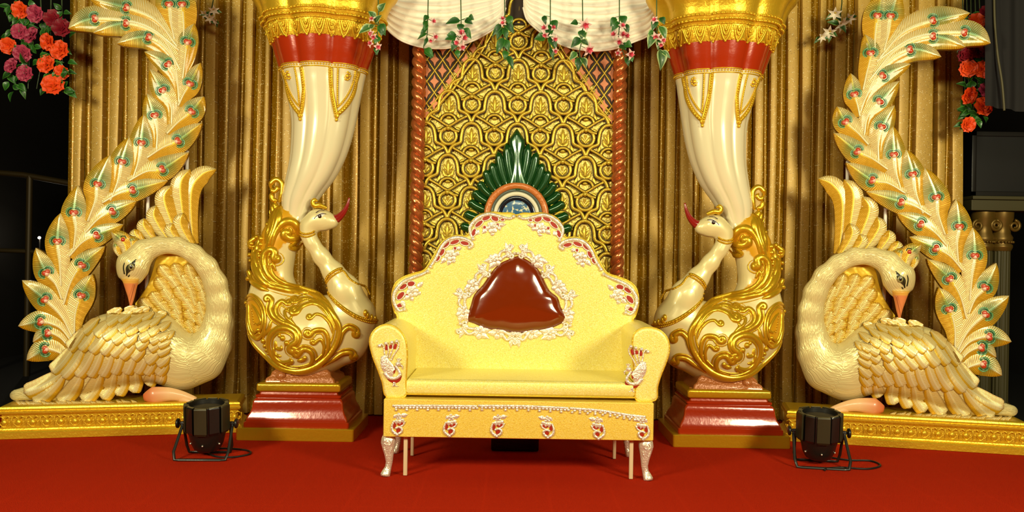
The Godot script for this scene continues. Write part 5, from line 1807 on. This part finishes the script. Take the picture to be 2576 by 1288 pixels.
func garland(label: String, line: Array, z: float, seed_: int, leaves: Array, blooms: Array, pale_edge := true) -> void:
	draw_on(Vector3(0, 0, z), 0, 0)
	var o := el(line[0], line[1])
	draw_on(Vector3(0, 0, z), 0, 0)
	var root := thing("flower_string", label, "garland", Vector3(0, 0, z), 0.0, "hanging flower strings")
	var r := RandomNumberGenerator.new()
	r.seed = seed_
	var st := MB.new()
	var sp := smooth2(pts(line), 5)
	st.tube(lift(sp, 0.0), arr([0.004, 0.003]), 6, L("3d5a22"))
	obj("stem", st.done(), M.foliage, root)
	var k := el(1001, 100).x - el(1000, 100).x
	for q in leaves:
		var a := el(q[0], q[1])
		var b := el(q[2], q[3])
		var m := MB.new()
		var col := L("2c6a1e").lerp(L("1c4420"), r.randf())
		one_leaf(m, Vector3(a.x, a.y, 0.004), Vector3(b.x - a.x, b.y - a.y, 0.02), a.distance_to(b) * 1.08, q[4] * k * 1.3, col, L("b8cc8a") if pale_edge and r.randf() < 0.7 else L("3c7a2a"), Vector3(r.randf_range(-0.3, 0.3), 0.25, 1))
		var near := sp[0]
		for w in sp:
			if w.distance_to(a) < near.distance_to(a): near = w
		m.tube(PackedVector3Array([Vector3(near.x, near.y, 0.0), Vector3(a.x, a.y, 0.004)]), arr([0.0022]), 5, L("3d5a22"))
		obj("leaf", m.done(), M.foliage, root)
	for q in blooms:
		var a := el(q[0], q[1])
		var m := blossom(Vector3(a.x, a.y, 0.016), q[2] * k * 1.3, Vector3(q[3], q[4], 0.7), r)
		var near := sp[0]
		for w in sp:
			if w.distance_to(a) < near.distance_to(a): near = w
		m.tube(PackedVector3Array([Vector3(near.x, near.y + 0.01, 0.0), Vector3(a.x, a.y, 0.014)]), arr([0.0022]), 5, L("3d5a22"))
		obj("blossom", m.done(), M.petal, root)
func build_drapery() -> void:
	swag("white gathered cloth swag hanging over the panel's left half", [950, 30, 964, 55, 976, 78, 1000, 101, 1027, 116, 1064, 126, 1102, 128, 1136, 125, 1179, 111, 1213, 94, 1247, 72, 1262, 50, 1272, 20], [950, 10, 975, 8, 1000, 5, 1025, 2, 1050, 0, 1075, 0, 1105, 0, 1135, 0, 1165, 0, 1195, 2, 1225, 5, 1250, 8, 1272, 6], -1.33)
	swag("white gathered cloth swag hanging over the panel's right half", [1316, 20, 1325, 52, 1343, 73, 1372, 97, 1410, 120, 1444, 130, 1488, 134, 1521, 132, 1550, 125, 1597, 106, 1630, 90, 1650, 56, 1664, 25], [1316, 6, 1340, 8, 1365, 5, 1395, 2, 1425, 0, 1460, 0, 1490, 0, 1520, 0, 1545, 0, 1575, 2, 1605, 5, 1635, 8, 1664, 10], -1.33)
	var rail := MB.new()
	rail.tube(PackedVector3Array([Vector3(-1.15, 3.27, -1.31), Vector3(1.15, 3.27, -1.31)]), arr([0.03]), 12)
	var ro := obj("swag_rail", rail.done(), M.dark_gold)
	tag(ro, "gold rail from which the white swags and flower strings hang", "rail")
	var zg := -1.16
	garland("pink flower string with pale-edged leaves against the left horn's gold frieze", [950, -60, 952, 40, 950, 80, 948, 110, 945, 138], -0.78, 1, [[938, 66, 905, 82, 9], [944, 58, 958, 40, 8], [958, 60, 968, 88, 10], [960, 72, 962, 90, 9], [952, 92, 944, 110, 9], [946, 120, 950, 138, 6], [944, 46, 930, 30, 8], [955, 30, 968, 10, 9], [940, 62, 930, 78, 7]], [[937, 85, 9, -0.5, -0.4], [942, 92, 9, -0.2, -0.8], [936, 112, 9, -0.6, 0.1], [950, 118, 9, 0.5, -0.4], [938, 52, 8, -0.3, 0.4]])
	garland("thin flower string with grassy leaves, first on the left swag", [1078, -60, 1076, 50, 1074, 90, 1066, 115, 1068, 128], zg, 2, [[1074, 70, 1058, 92, 5], [1076, 60, 1064, 80, 5], [1074, 84, 1052, 98, 4], [1070, 122, 1090, 142, 8], [1074, 52, 1068, 72, 6], [1076, 96, 1068, 116, 4], [1078, 40, 1066, 54, 6], [1068, 128, 1086, 146, 6]], [[1089, 56, 8, 0.6, 0.0], [1093, 94, 9, 0.7, -0.2], [1084, 102, 7, 0.1, -0.6]], false)
	garland("full flower string with broad leaves and pink blooms, second on the left swag", [1158, -60, 1160, 50, 1160, 90, 1146, 110, 1150, 130, 1152, 146], zg, 3, [[1150, 90, 1122, 98, 11], [1166, 72, 1184, 96, 9], [1158, 52, 1124, 58, 8], [1170, 50, 1188, 60, 8], [1148, 100, 1138, 128, 8], [1150, 126, 1154, 146, 6], [1160, 60, 1158, 80, 8], [1178, 44, 1192, 50, 8], [1144, 92, 1126, 88, 7]], [[1160, 88, 12, 0.2, 0.3], [1164, 96, 12, 0.7, -0.2], [1152, 108, 10, -0.3, -0.3], [1162, 118, 10, 0.4, -0.5]], false)
	garland("dark leafy string at the middle between the two swags", [1268, -60, 1270, 50, 1268, 90, 1266, 120, 1276, 150, 1288, 166], zg, 4, [[1272, 58, 1292, 82, 9], [1264, 72, 1250, 98, 8], [1268, 96, 1250, 132, 9], [1270, 100, 1280, 128, 8], [1266, 70, 1276, 100, 7], [1274, 140, 1292, 172, 7], [1272, 128, 1270, 150, 7], [1262, 60, 1240, 90, 7], [1280, 40, 1286, 66, 8]], [[1266, 62, 8, -0.2, 0.2], [1264, 52, 8, 0.1, 0.5]], false)
	garland("flower string with pink buds at the inner end of the right swag", [1384, -60, 1384, 60, 1378, 90, 1382, 110, 1392, 130], zg, 5, [[1388, 52, 1400, 72, 9], [1372, 94, 1346, 98, 10], [1380, 92, 1400, 124, 9], [1384, 74, 1376, 92, 8], [1384, 120, 1392, 150, 5], [1368, 40, 1372, 62, 6], [1384, 60, 1388, 86, 7]], [[1372, 74, 10, -0.6, 0.2], [1388, 72, 9, 0.7, 0.2], [1372, 88, 9, -0.3, -0.6], [1394, 98, 9, 0.4, -0.5], [1395, 128, 8, 0.4, -0.6]], false)
	garland("flower string with long pale-edged leaves and two rosebuds on the right swag's middle", [1464, -60, 1466, 60, 1464, 100, 1458, 130, 1462, 160], zg, 6, [[1460, 96, 1438, 118, 9], [1462, 102, 1480, 114, 8], [1464, 76, 1462, 98, 8], [1454, 58, 1436, 60, 7], [1450, 132, 1434, 150, 8], [1460, 144, 1452, 176, 9], [1462, 146, 1476, 168, 8], [1466, 84, 1472, 96, 8]], [[1470, 62, 14, 0.2, -0.5], [1476, 124, 15, 0.6, -0.5]])
	garland("flower string with clustered white and pink blooms on the right swag's outer side", [1558, -60, 1558, 60, 1556, 100, 1566, 125, 1572, 150], zg, 7, [[1554, 54, 1540, 78, 8], [1570, 60, 1580, 86, 7], [1560, 112, 1574, 126, 10], [1572, 110, 1588, 118, 9], [1576, 146, 1580, 166, 6], [1586, 140, 1590, 156, 6], [1548, 44, 1536, 66, 7], [1562, 40, 1570, 62, 10]], [[1546, 90, 10, -0.6, 0.2], [1564, 92, 11, 0.3, 0.3], [1572, 92, 10, 0.7, -0.1], [1558, 104, 10, -0.2, -0.6], [1582, 138, 12, 0.5, -0.2], [1556, 134, 8, -0.5, -0.3], [1564, 68, 9, 0.2, 0.2]], false)
	garland("flower string with pale-edged leaves against the right horn's gold frieze", [1652, -60, 1652, 50, 1654, 90, 1656, 120, 1662, 145], -0.78, 8, [[1648, 84, 1630, 118, 11], [1658, 66, 1674, 98, 10], [1660, 124, 1664, 172, 12], [1664, 128, 1684, 146, 6], [1650, 50, 1640, 76, 8], [1656, 100, 1654, 124, 6], [1662, 44, 1670, 62, 7], [1646, 80, 1628, 90, 8]], [[1650, 92, 11, -0.3, -0.6], [1664, 102, 9, 0.5, -0.3], [1646, 54, 9, -0.3, 0.2], [1660, 112, 8, 0.2, -0.8]])

# ---------------------------------------------------------------- roses and lilies at the edges of the curtain
func rose(c: Vector3, r: float, col: Color, tip: Color, rg: RandomNumberGenerator) -> MB:
	var mb := MB.new()
	var f := Vector3(rg.randf_range(-0.4, 0.4), rg.randf_range(-0.4, 0.3), 1).normalized()
	var s := f.cross(Vector3(0.2, 1, 0.1)).normalized()
	var u := s.cross(f)
	for ring in 4:
		var n: int = [4, 5, 6, 7][ring]
		var open: float = [0.12, 0.42, 0.8, 1.15][ring]
		for i in n:
			var g := TAU * i / n + ring * 0.9 + rg.randf() * 0.35
			var o := s * cos(g) + u * sin(g)
			var d := (f * cos(open) + o * sin(open)).normalized()
			var side := d.cross(o.cross(d).cross(d)).normalized()
			side = f.cross(o).normalized()
			var nrm := side.cross(d).normalized()
			var ln := r * (0.75 + 0.12 * ring)
			var w := r * (0.42 + 0.06 * ring)
			var b := mb.P.size()
			var cc := col.lerp(tip, rg.randf() * 0.4)
			for a in 5:
				var t := a / 4.0
				for e in 5:
					var x := e / 2.0 - 1.0
					var wd := w * sin(PI * (0.12 + 0.62 * t))
					var p := c - f * r * 0.25 + d * ln * t + side * x * wd - nrm * (0.35 * wd * (1 - x * x)) + o * (0.22 * r * t * t * t) + nrm * 0.05 * r * sin(x * 5.0 + i)
					mb.v(p, cc.lerp(tip, 0.5 * t * t), Vector2(x, t))
			for a in 4:
				for e in 4: mb.q(b + a * 5 + e, b + a * 5 + e + 1, b + (a + 1) * 5 + e + 1, b + (a + 1) * 5 + e)
	mb.ball(c - f * r * 0.1, Vector3.ONE * r * 0.42, col.lerp(L("400808"), 0.3), 8, 6)
	return mb
func bouquet(label: String, z: float, seed_: int, flowers: Array, leaf_box: Array, count: int) -> void:
	draw_on(Vector3(0, 0, z), 0, 0)
	var root := thing("hanging_rose_cluster", label, "flower cluster", Vector3(0, 0, z), 0.0)
	var r := RandomNumberGenerator.new()
	r.seed = seed_
	var k := el(101, 100).x - el(100, 100).x
	for q in flowers:
		var p := el(q[0], q[1])
		var col := L("d92c08") if q[3] == 0 else (L("8a0f34") if q[3] == 1 else L("6a0c18"))
		var tip := L("f2601a") if q[3] == 0 else (L("c04868") if q[3] == 1 else L("98182c"))
		obj("rose", rose(Vector3(p.x, p.y, 0.03 + r.randf() * 0.02), q[2] * k, col, tip, r).done(), M.petal, root)
	var stems := MB.new()
	for i in 5:
		var x := lerpf(leaf_box[0], leaf_box[2], 0.15 + 0.17 * i)
		var pl := smooth2(pts([x, leaf_box[1] - 40, x + r.randf_range(-8, 8), (leaf_box[1] + leaf_box[3]) / 2, x + r.randf_range(-10, 10), leaf_box[3] - 10]), 5)
		var q3 := lift(pl, -0.02)
		q3.insert(0, Vector3(pl[0].x, 3.3, -0.03))
		stems.tube(q3, arr([0.005, 0.003]), 5, L("2f4418"))
	obj("stems", stems.done(), M.foliage, root)
	for i in count:
		var p := el(r.randf_range(leaf_box[0], leaf_box[2]), lerpf(leaf_box[1], leaf_box[3], pow(r.randf(), 1.15)))
		var m := MB.new()
		var g := r.randf() * TAU
		one_leaf(m, Vector3(p.x, p.y, -0.01 + r.randf() * 0.045), Vector3(cos(g), sin(g) * 0.7 - 0.35, r.randf_range(0.0, 0.5)), k * r.randf_range(20, 32), k * r.randf_range(7, 10), L("245a1a").lerp(L("153a12"), r.randf()), L("4a8a30"), Vector3(r.randf_range(-0.5, 0.5), 0.3, 1))
		obj("leaf", m.done(), M.foliage, root)
func build_flowers() -> void:
	bouquet("cluster of orange and magenta roses with leaves hanging left of the curtain", -1.42, 51, [[130, 110, 18, 0], [159, 130, 20, 0], [125, 165, 19, 0], [162, 184, 15, 0], [142, 217, 22, 0], [89, 94, 18, 1], [66, 138, 18, 1], [72, 188, 17, 1], [58, 84, 16, 1], [163, 74, 19, 2], [40, 170, 16, 1], [100, 40, 18, 1], [140, 50, 18, 2], [28, 118, 17, 0], [60, 30, 18, 0]], [20, 20, 178, 232], 110)
	bouquet("cluster of orange and dark red roses with leaves hanging right of the curtain", -1.42, 52, [[2427, 176, 18, 0], [2462, 178, 18, 0], [2429, 243, 19, 0], [2461, 272, 20, 0], [2428, 315, 16, 0], [2422, 143, 17, 2], [2452, 132, 17, 2], [2466, 231, 15, 1], [2438, 104, 16, 1], [2470, 90, 17, 2], [2446, 60, 18, 0], [2472, 40, 18, 2]], [2416, 30, 2478, 316], 80)
	# white lilies high on the curtain
	for q in [["white silk lily spray hanging at the top of the right curtain", [[2110, 60, 20], [2085, 80, 18], [2132, 46, 16], [2062, 92, 15], [2098, 34, 18]]], ["small white silk lily spray at the top of the left curtain", [[530, 46, 13], [546, 54, 10], [518, 36, 12], [540, 26, 14]]]]:
		draw_on(Vector3(0, 0, -1.5), 0, 0)
		var root := thing("lily_spray", q[0], "flower spray", Vector3(0, 0, -1.5))
		var hs := MB.new()
		var h0 := el(q[1][0][0], q[1][0][1])
		hs.tube(PackedVector3Array([Vector3(h0.x, h0.y, 0.015), Vector3(h0.x + 0.02, h0.y + 0.15, 0.0), Vector3(h0.x + 0.03, 3.3, -0.02)]), arr([0.004]), 5, L("2f4418"))
		obj("stem", hs.done(), M.foliage, root)
		var r := RandomNumberGenerator.new()
		r.seed = 9
		var k := el(101, 100).x - el(100, 100).x
		for f in q[1]:
			var p := el(f[0], f[1])
			var m := MB.new()
			var d := Vector3(r.randf_range(-0.4, 0.4), -0.6, 0.7).normalized()
			var s := d.cross(Vector3(0, 0, 1)).normalized()
			var u := s.cross(d)
			for i in 6:
				var g := TAU * i / 6
				one_leaf(m, Vector3(p.x, p.y, 0.02), d * 0.7 + (s * cos(g) + u * sin(g)) * 0.8, f[2] * k * 1.2, f[2] * k * 0.26, L("efe6cc"), L("fff8e6"), d)
			m.ball(Vector3(p.x, p.y, 0.03), Vector3.ONE * f[2] * k * 0.2, L("c8b040"), 7, 5)
			obj("lily", m.done(), M.petal, root)
			for i in 2:
				var lm := MB.new()
				one_leaf(lm, Vector3(p.x, p.y, 0.0), Vector3(r.randf_range(-1, 1), r.randf_range(-1, 0.2), 0.2), f[2] * k * 1.5, f[2] * k * 0.4, L("2c5a22"), L("7aa050"))
				obj("leaf", lm.done(), M.foliage, root)
# ---------------------------------------------------------------- stage lamps, hall furniture, the rest
func par_lamp(label: String, at: Vector3, turn: float, tilt: float, cable: Array) -> void:
	var root := thing("par_lamp", label, "stage light", at, turn, "black stage lamps on the carpet")
	var body := Node3D.new()
	var hub := Vector3(0, 0.195, 0)
	var T := Transform3D(Basis(Vector3.RIGHT, tilt), hub)
	var put := func(called: String, mb: MB, m: Material, parent: Node) -> MeshInstance3D:
		for i in mb.P.size(): mb.P[i] = T * mb.P[i]
		return obj(called, mb.done(), m, parent)
	var R := 0.128
	var can := MB.new()
	can.lathe(PackedVector2Array([Vector2(0.058, -0.165), Vector2(0.078, -0.150), Vector2(0.094, -0.115), Vector2(0.104, -0.07), Vector2(0.116, -0.03), Vector2(0.116, 0.115), Vector2(0.110, 0.12), Vector2(0.100, 0.12), Vector2(0.098, 0.02)]), Vector3.ZERO, 32)
	put.call("can", can, M.black_metal, root)
	var lens := MB.new()
	lens.lathe(PackedVector2Array([Vector2(0.099, 0.098), Vector2(0.05, 0.106), Vector2(0.001, 0.108)]), Vector3.ZERO, 28)
	put.call("lens", lens, M.black_matte, root)
	for i in 10:
		var g := TAU * (i + 0.5) / 10
		var p := MB.new()
		var w := 0.036 if i % 2 == 0 else 0.028
		var r := R if i % 2 == 0 else R - 0.006
		var d := Vector3(cos(g), 0, sin(g))
		var s := Vector3(-sin(g), 0, cos(g))
		var ring := []
		for e in [[-0.045, 0.92, 0.75], [-0.03, 1.0, 1.0], [0.116, 1.0, 1.0], [0.124, 0.97, 0.96]]:
			ring.append(PackedVector3Array([d * (r * e[1] + 0.004) - s * w * e[2] + Vector3(0, e[0], 0), d * (r * e[1] - 0.014) - s * w * e[2] + Vector3(0, e[0], 0), d * (r * e[1] - 0.014) + s * w * e[2] + Vector3(0, e[0], 0), d * (r * e[1] + 0.004) + s * w * e[2] + Vector3(0, e[0], 0)]))
		p.rings(ring, [Color.WHITE], true, true, true, true)
		for q in range(0, p.I.size(), 3):
			var z := p.I[q]
			p.I[q] = p.I[q + 1]; p.I[q + 1] = z
		put.call("housing_fin", p, M.lamp_fin if i % 2 == 0 else M.black_metal, root)
	for i in 3:
		var sc := MB.new()
		var g := PI * (0.5 + 0.33 * (i - 1))
		sc.ball(Vector3(cos(g) * 0.098, -0.11, sin(g) * 0.098), Vector3.ONE * 0.006, Color.WHITE, 8, 6)
		put.call("screw", sc, M.screw, root)
	# two yokes that fold out as feet
	for y in 2:
		var m := MB.new()
		var zf: float = [0.13, -0.06][y]
		var hx: float = [0.148, 0.138][y]
		var hb: float = [0.146, 0.122][y]
		var path := PackedVector3Array([hub + Vector3(-hx, 0.012, 0), hub + Vector3(-hx, -0.02, 0.0), Vector3(-hb - 0.012, 0.05, zf * 0.85), Vector3(-hb, 0.008, zf), Vector3(-hb * 0.8, 0.007, zf + 0.004), Vector3(0, 0.007, zf + 0.004), Vector3(hb * 0.8, 0.007, zf + 0.004), Vector3(hb, 0.008, zf), Vector3(hb + 0.012, 0.05, zf * 0.85), hub + Vector3(hx, -0.02, 0.0), hub + Vector3(hx, 0.012, 0)])
		m.tube(path, arr([0.009]), 8, Color.WHITE, 0.6)
		obj("yoke", m.done(), M.black_metal, root)
	for s in [-1.0, 1.0]:
		var kb := MB.new()
		kb.tube(PackedVector3Array([hub + Vector3(s * 0.105, 0, 0), hub + Vector3(s * 0.165, 0, 0)]), arr([0.007]), 10)
		kb.tube(PackedVector3Array([hub + Vector3(s * 0.162, 0, 0), hub + Vector3(s * 0.168, 0, 0), hub + Vector3(s * 0.176, 0, 0), hub + Vector3(s * 0.181, 0, 0)]), arr([0.022, 0.030, 0.030, 0.024]), 12)
		obj("clamp_knob", kb.done(), M.black_metal, root)
	var cb := MB.new()
	var cp := PackedVector3Array()
	var c3 := Curve3D.new()
	for i in range(0, cable.size(), 3): c3.add_point(Vector3(cable[i], cable[i + 1], cable[i + 2]))
	var flat := []
	for i in range(0, cable.size(), 3): flat.append(Vector3(cable[i], cable[i + 1], cable[i + 2]))
	for i in flat.size() - 1:
		for j in 6: cp.append(flat[i].cubic_interpolate(flat[i + 1], flat[maxi(i - 1, 0)], flat[mini(i + 2, flat.size() - 1)], j / 6.0))
	cp.append(flat[flat.size() - 1])
	for i in cp.size(): cp[i].y = maxf(cp[i].y, 0.006)
	cb.tube(cp, arr([0.006]), 6)
	obj("power_cable", cb.done(), M.black_matte, root)
func build_small() -> void:
	par_lamp("black stage lamp on folding yoke in front of the base of the left peacock sculpture", Vector3(-1.845, 0, -0.43), 0.06, 0.10, [0.02, 0.06, -0.12, 0.0, 0.01, -0.16, 0.12, 0.006, -0.15, 0.22, 0.006, -0.1, 0.25, 0.006, -0.02, 0.19, 0.006, 0.05, 0.12, 0.006, 0.06, 0.05, 0.006, 0.03, -0.02, 0.006, -0.06])
	par_lamp("black stage lamp on folding yoke in front of the base of the right peacock sculpture", Vector3(1.848, 0, -0.46), -0.16, 0.10, [0.02, 0.06, -0.12, 0.06, 0.01, -0.18, 0.2, 0.006, -0.12, 0.33, 0.006, -0.13, 0.36, 0.006, -0.02, 0.26, 0.006, 0.08, 0.12, 0.006, 0.08, 0.03, 0.006, 0.12, 0.0, 0.006, 0.17])
	# low black box under the sofa
	var b := MB.new()
	b.box(Vector3(0, 0.045, 0), Vector3(0.30, 0.085, 0.2), 0.008)
	var root := thing("floor_monitor", "low black box lying on the carpet under the loveseat", "box", Vector3(0.01, 0, -0.75))
	obj("case", b.done(), M.black_matte, root)
	var gr := MB.new()
	for i in 7: gr.box(Vector3(0, 0.018 + i * 0.009, 0.101), Vector3(0.26, 0.004, 0.004), 0.001)
	obj("grille", gr.done(), M.black_metal, root)
	for w in [-1.0, 1.0]:
		var f := MB.new()
		f.box(Vector3(w * 0.12, 0.0025, 0), Vector3(0.03, 0.007, 0.15), 0.001)
		obj("foot", f.done(), M.black_matte, root)
	# hall on the left: railing and a tiny lamp
	draw_on(Vector3(0, 0, -3.4), 0, 0)
	var rl := thing("stair_railing", "dim metal railing in the dark hall left of the curtain", "railing", Vector3(0, 0, -3.4))
	var bars := MB.new()
	var tp := pts([-60, 430, 60, 440, 170, 460, 320, 486])
	bars.tube(lift(tp, 0.0), arr([0.028]), 10)
	obj("handrail", bars.done(), M.rail_metal, rl)
	var lowr := MB.new()
	lowr.tube(lift(pts([-60, 628, 60, 632, 170, 638, 320, 646]), 0.0), arr([0.022]), 8)
	obj("bottom_rail", lowr.done(), M.rail_metal, rl)
	for x in [-40, 75, 190, 300]:
		var pm := MB.new()
		var t := el(x, remap(x, 60, 170, 440, 460))
		pm.tube(PackedVector3Array([Vector3(t.x, 0.0, 0), Vector3(t.x, t.y, 0)]), arr([0.03]), 10)
		obj("post", pm.done(), M.rail_metal, rl)
	draw_on(Vector3(0, 0, -4.6), 0, 0)
	var lp := el(99, 598)
	var lamp := thing("indicator_lamp", "tiny white lamp glowing in the dark hall behind the railing", "lamp", Vector3(lp.x, lp.y, -4.6))
	var bm := MB.new()
	bm.ball(Vector3.ZERO, Vector3.ONE * 0.016, Color.WHITE, 12, 8)
	obj("bulb", bm.done(), M.small_bulb, lamp)
	var st := MB.new()
	st.tube(PackedVector3Array([Vector3(0, -0.012, -0.01), Vector3(0, -lp.y, -0.01)]), arr([0.008]), 8)
	st.tube(PackedVector3Array([Vector3(0, -lp.y, -0.01), Vector3(0, -lp.y + 0.02, -0.01)]), arr([0.06]), 12)
	obj("lamp_stand", st.done(), M.black_metal, lamp)
	var ol := OmniLight3D.new()
	ol.name = "lamp_glow"
	ol.light_energy = 0.02
	ol.light_color = Color("fff0d8")
	ol.omni_range = 12.0
	ol.omni_attenuation = 2.0
	ol.light_size = 0.016
	ol.shadow_enabled = true
	lamp.add_child(ol)
	ol.position = Vector3(0, 0, 0.03)
	# hall on the right: fluted columns carrying a ledge with a black cabinet, and a black cloth
	var zc := -2.3
	draw_on(Vector3(0, 0, zc), 0, 0)
	var ly := el(2480, 532).y
	var xs := [[2470, "nearer the curtain"], [2516, "at the outer edge beside the paler column"]]
	var labels := ["bronzed fluted column with scrolled capital beside the right curtain's edge", "bronzed fluted column with scrolled capital standing farther out, under the stone ledge's end"]
	for i in 2:
		var x := el(xs[i][0], 700).x
		var c := thing("fluted_column", labels[i], "column", Vector3(x, 0, zc + 0.0), 0.0, "pair of fluted columns")
		var sh := MB.new()
		var R := []
		var yt := el(2480, 628).y
		for y in [0.08, 0.4, 0.8, yt]:
			var ring := PackedVector3Array()
			for j in 64:
				var g := TAU * j / 64
				var rr := 0.072 * (0.88 + 0.12 * pow(absf(cos(g * 8.0)), 0.7))
				ring.append(Vector3(cos(g) * rr, y, -sin(g) * rr))
			R.append(ring)
		sh.rings(R, [Color.WHITE])
		obj("fluted_shaft", sh.done(), M.olive_stone, c)
		var bs := MB.new()
		bs.lathe(PackedVector2Array([Vector2(0.11, 0.0), Vector2(0.11, 0.03), Vector2(0.095, 0.045), Vector2(0.1, 0.06), Vector2(0.08, 0.08), Vector2(0.07, 0.085)]), Vector3.ZERO, 28)
		obj("column_base", bs.done(), M.dark_gold, c)
		var cp := MB.new()
		var h := ly - yt
		cp.lathe(PackedVector2Array([Vector2(0.074, yt - 0.01), Vector2(0.088, yt + h * 0.06), Vector2(0.088, yt + h * 0.12), Vector2(0.076, yt + h * 0.16), Vector2(0.086, yt + h * 0.24), Vector2(0.09, yt + h * 0.32), Vector2(0.072, yt + h * 0.42), Vector2(0.07, yt + h * 0.62), Vector2(0.092, yt + h * 0.8), Vector2(0.094, yt + h * 0.98)]), Vector3.ZERO, 28)
		var cap := obj("capital", cp.done(), M.dark_gold, c)
		for w in [-1.0, 1.0]:
			var v := MB.new()
			var sp := PackedVector3Array()
			for j in 26:
				var t := j / 25.0
				var rr := 0.046 * (1.0 - 0.75 * t)
				sp.append(Vector3(w * (0.075 + sin(t * 10.0) * rr), yt + h * 0.62 + cos(t * 10.0) * rr, 0.062))
			v.tube(sp, arr([0.015, 0.008]), 7)
			obj("volute", v.done(), M.dark_gold, cap)
		var bd := MB.new()
		for j in 22: bd.ball(Vector3(cos(TAU * j / 22) * 0.09, yt + h * 0.2, sin(TAU * j / 22) * 0.09), Vector3.ONE * 0.011, Color.WHITE, 7, 5)
		obj("bead_ring", bd.done(), M.dark_gold, cap)
	var lg := MB.new()
	var lx0 := el(2424, 600).x
	var lx1 := el(2640, 600).x
	lg.box(Vector3((lx0 + lx1) / 2, ly + 0.045, zc - 0.02), Vector3(lx1 - lx0, 0.09, 0.26), 0.006)
	lg.box(Vector3((lx0 + lx1) / 2, ly + 0.105, zc - 0.02), Vector3(lx1 - lx0, 0.03, 0.30), 0.004)
	tag(obj("stone_ledge", lg.done(), M.olive_stone), "dim olive ledge resting on the fluted columns right of the curtain", "ledge")
	var cab := thing("black_cabinet", "large black cabinet standing on the dim ledge right of the curtain", "cabinet", Vector3((el(2428, 400).x + el(2640, 400).x) / 2, ly + 0.12, zc - 0.03))
	var cw := el(2640, 400).x - el(2430, 400).x
	var ch := el(2500, 335).y - ly - 0.12
	var cm := MB.new()
	cm.box(Vector3(0, ch / 2, 0), Vector3(cw, ch, 0.22), 0.01)
	obj("case", cm.done(), M.black_matte, cab)
	var fr := MB.new()
	for e in [[0, 0.02, cw, 0.04], [0, ch - 0.02, cw, 0.04], [-cw / 2 + 0.02, ch / 2, 0.04, ch], [cw / 2 - 0.02, ch / 2, 0.04, ch]]: fr.box(Vector3(e[0], e[1], 0.115), Vector3(e[2], e[3], 0.02), 0.004)
	obj("front_frame", fr.done(), M.black_metal, cab)
	# black cloth with a silver edging hanging beside the roses
	draw_on(Vector3(0, 0, -1.15), 0, 0)
	var cloth := thing("black_drape", "black hanging cloth with a thin pale edging at the upper right edge", "drape", Vector3(0, 0, -1.15))
	var dm := MB.new()
	var n := 18
	for j in 9:
		for i in n + 1:
			var u := i / float(n)
			var yb := lerpf(266, 292, u)
			var p := el(lerpf(2478, 2640, u), lerpf(yb, -40, j / 8.0))
			dm.v(Vector3(p.x, p.y, 0.02 * sin(u * 22.0)), Color.WHITE, p)
	for j in 8:
		for i in n: dm.q(j * (n + 1) + i, j * (n + 1) + i + 1, (j + 1) * (n + 1) + i + 1, (j + 1) * (n + 1) + i)
	obj("cloth", dm.done(), M.black_cloth, cloth)
	var em := MB.new()
	em.tube(lift(smooth2(pts([2494, -30, 2496, 60, 2503, 140, 2514, 210, 2520, 280]), 5), 0.03), arr([0.008]), 6)
	obj("edging", em.done(), M.olive_stone, cloth)
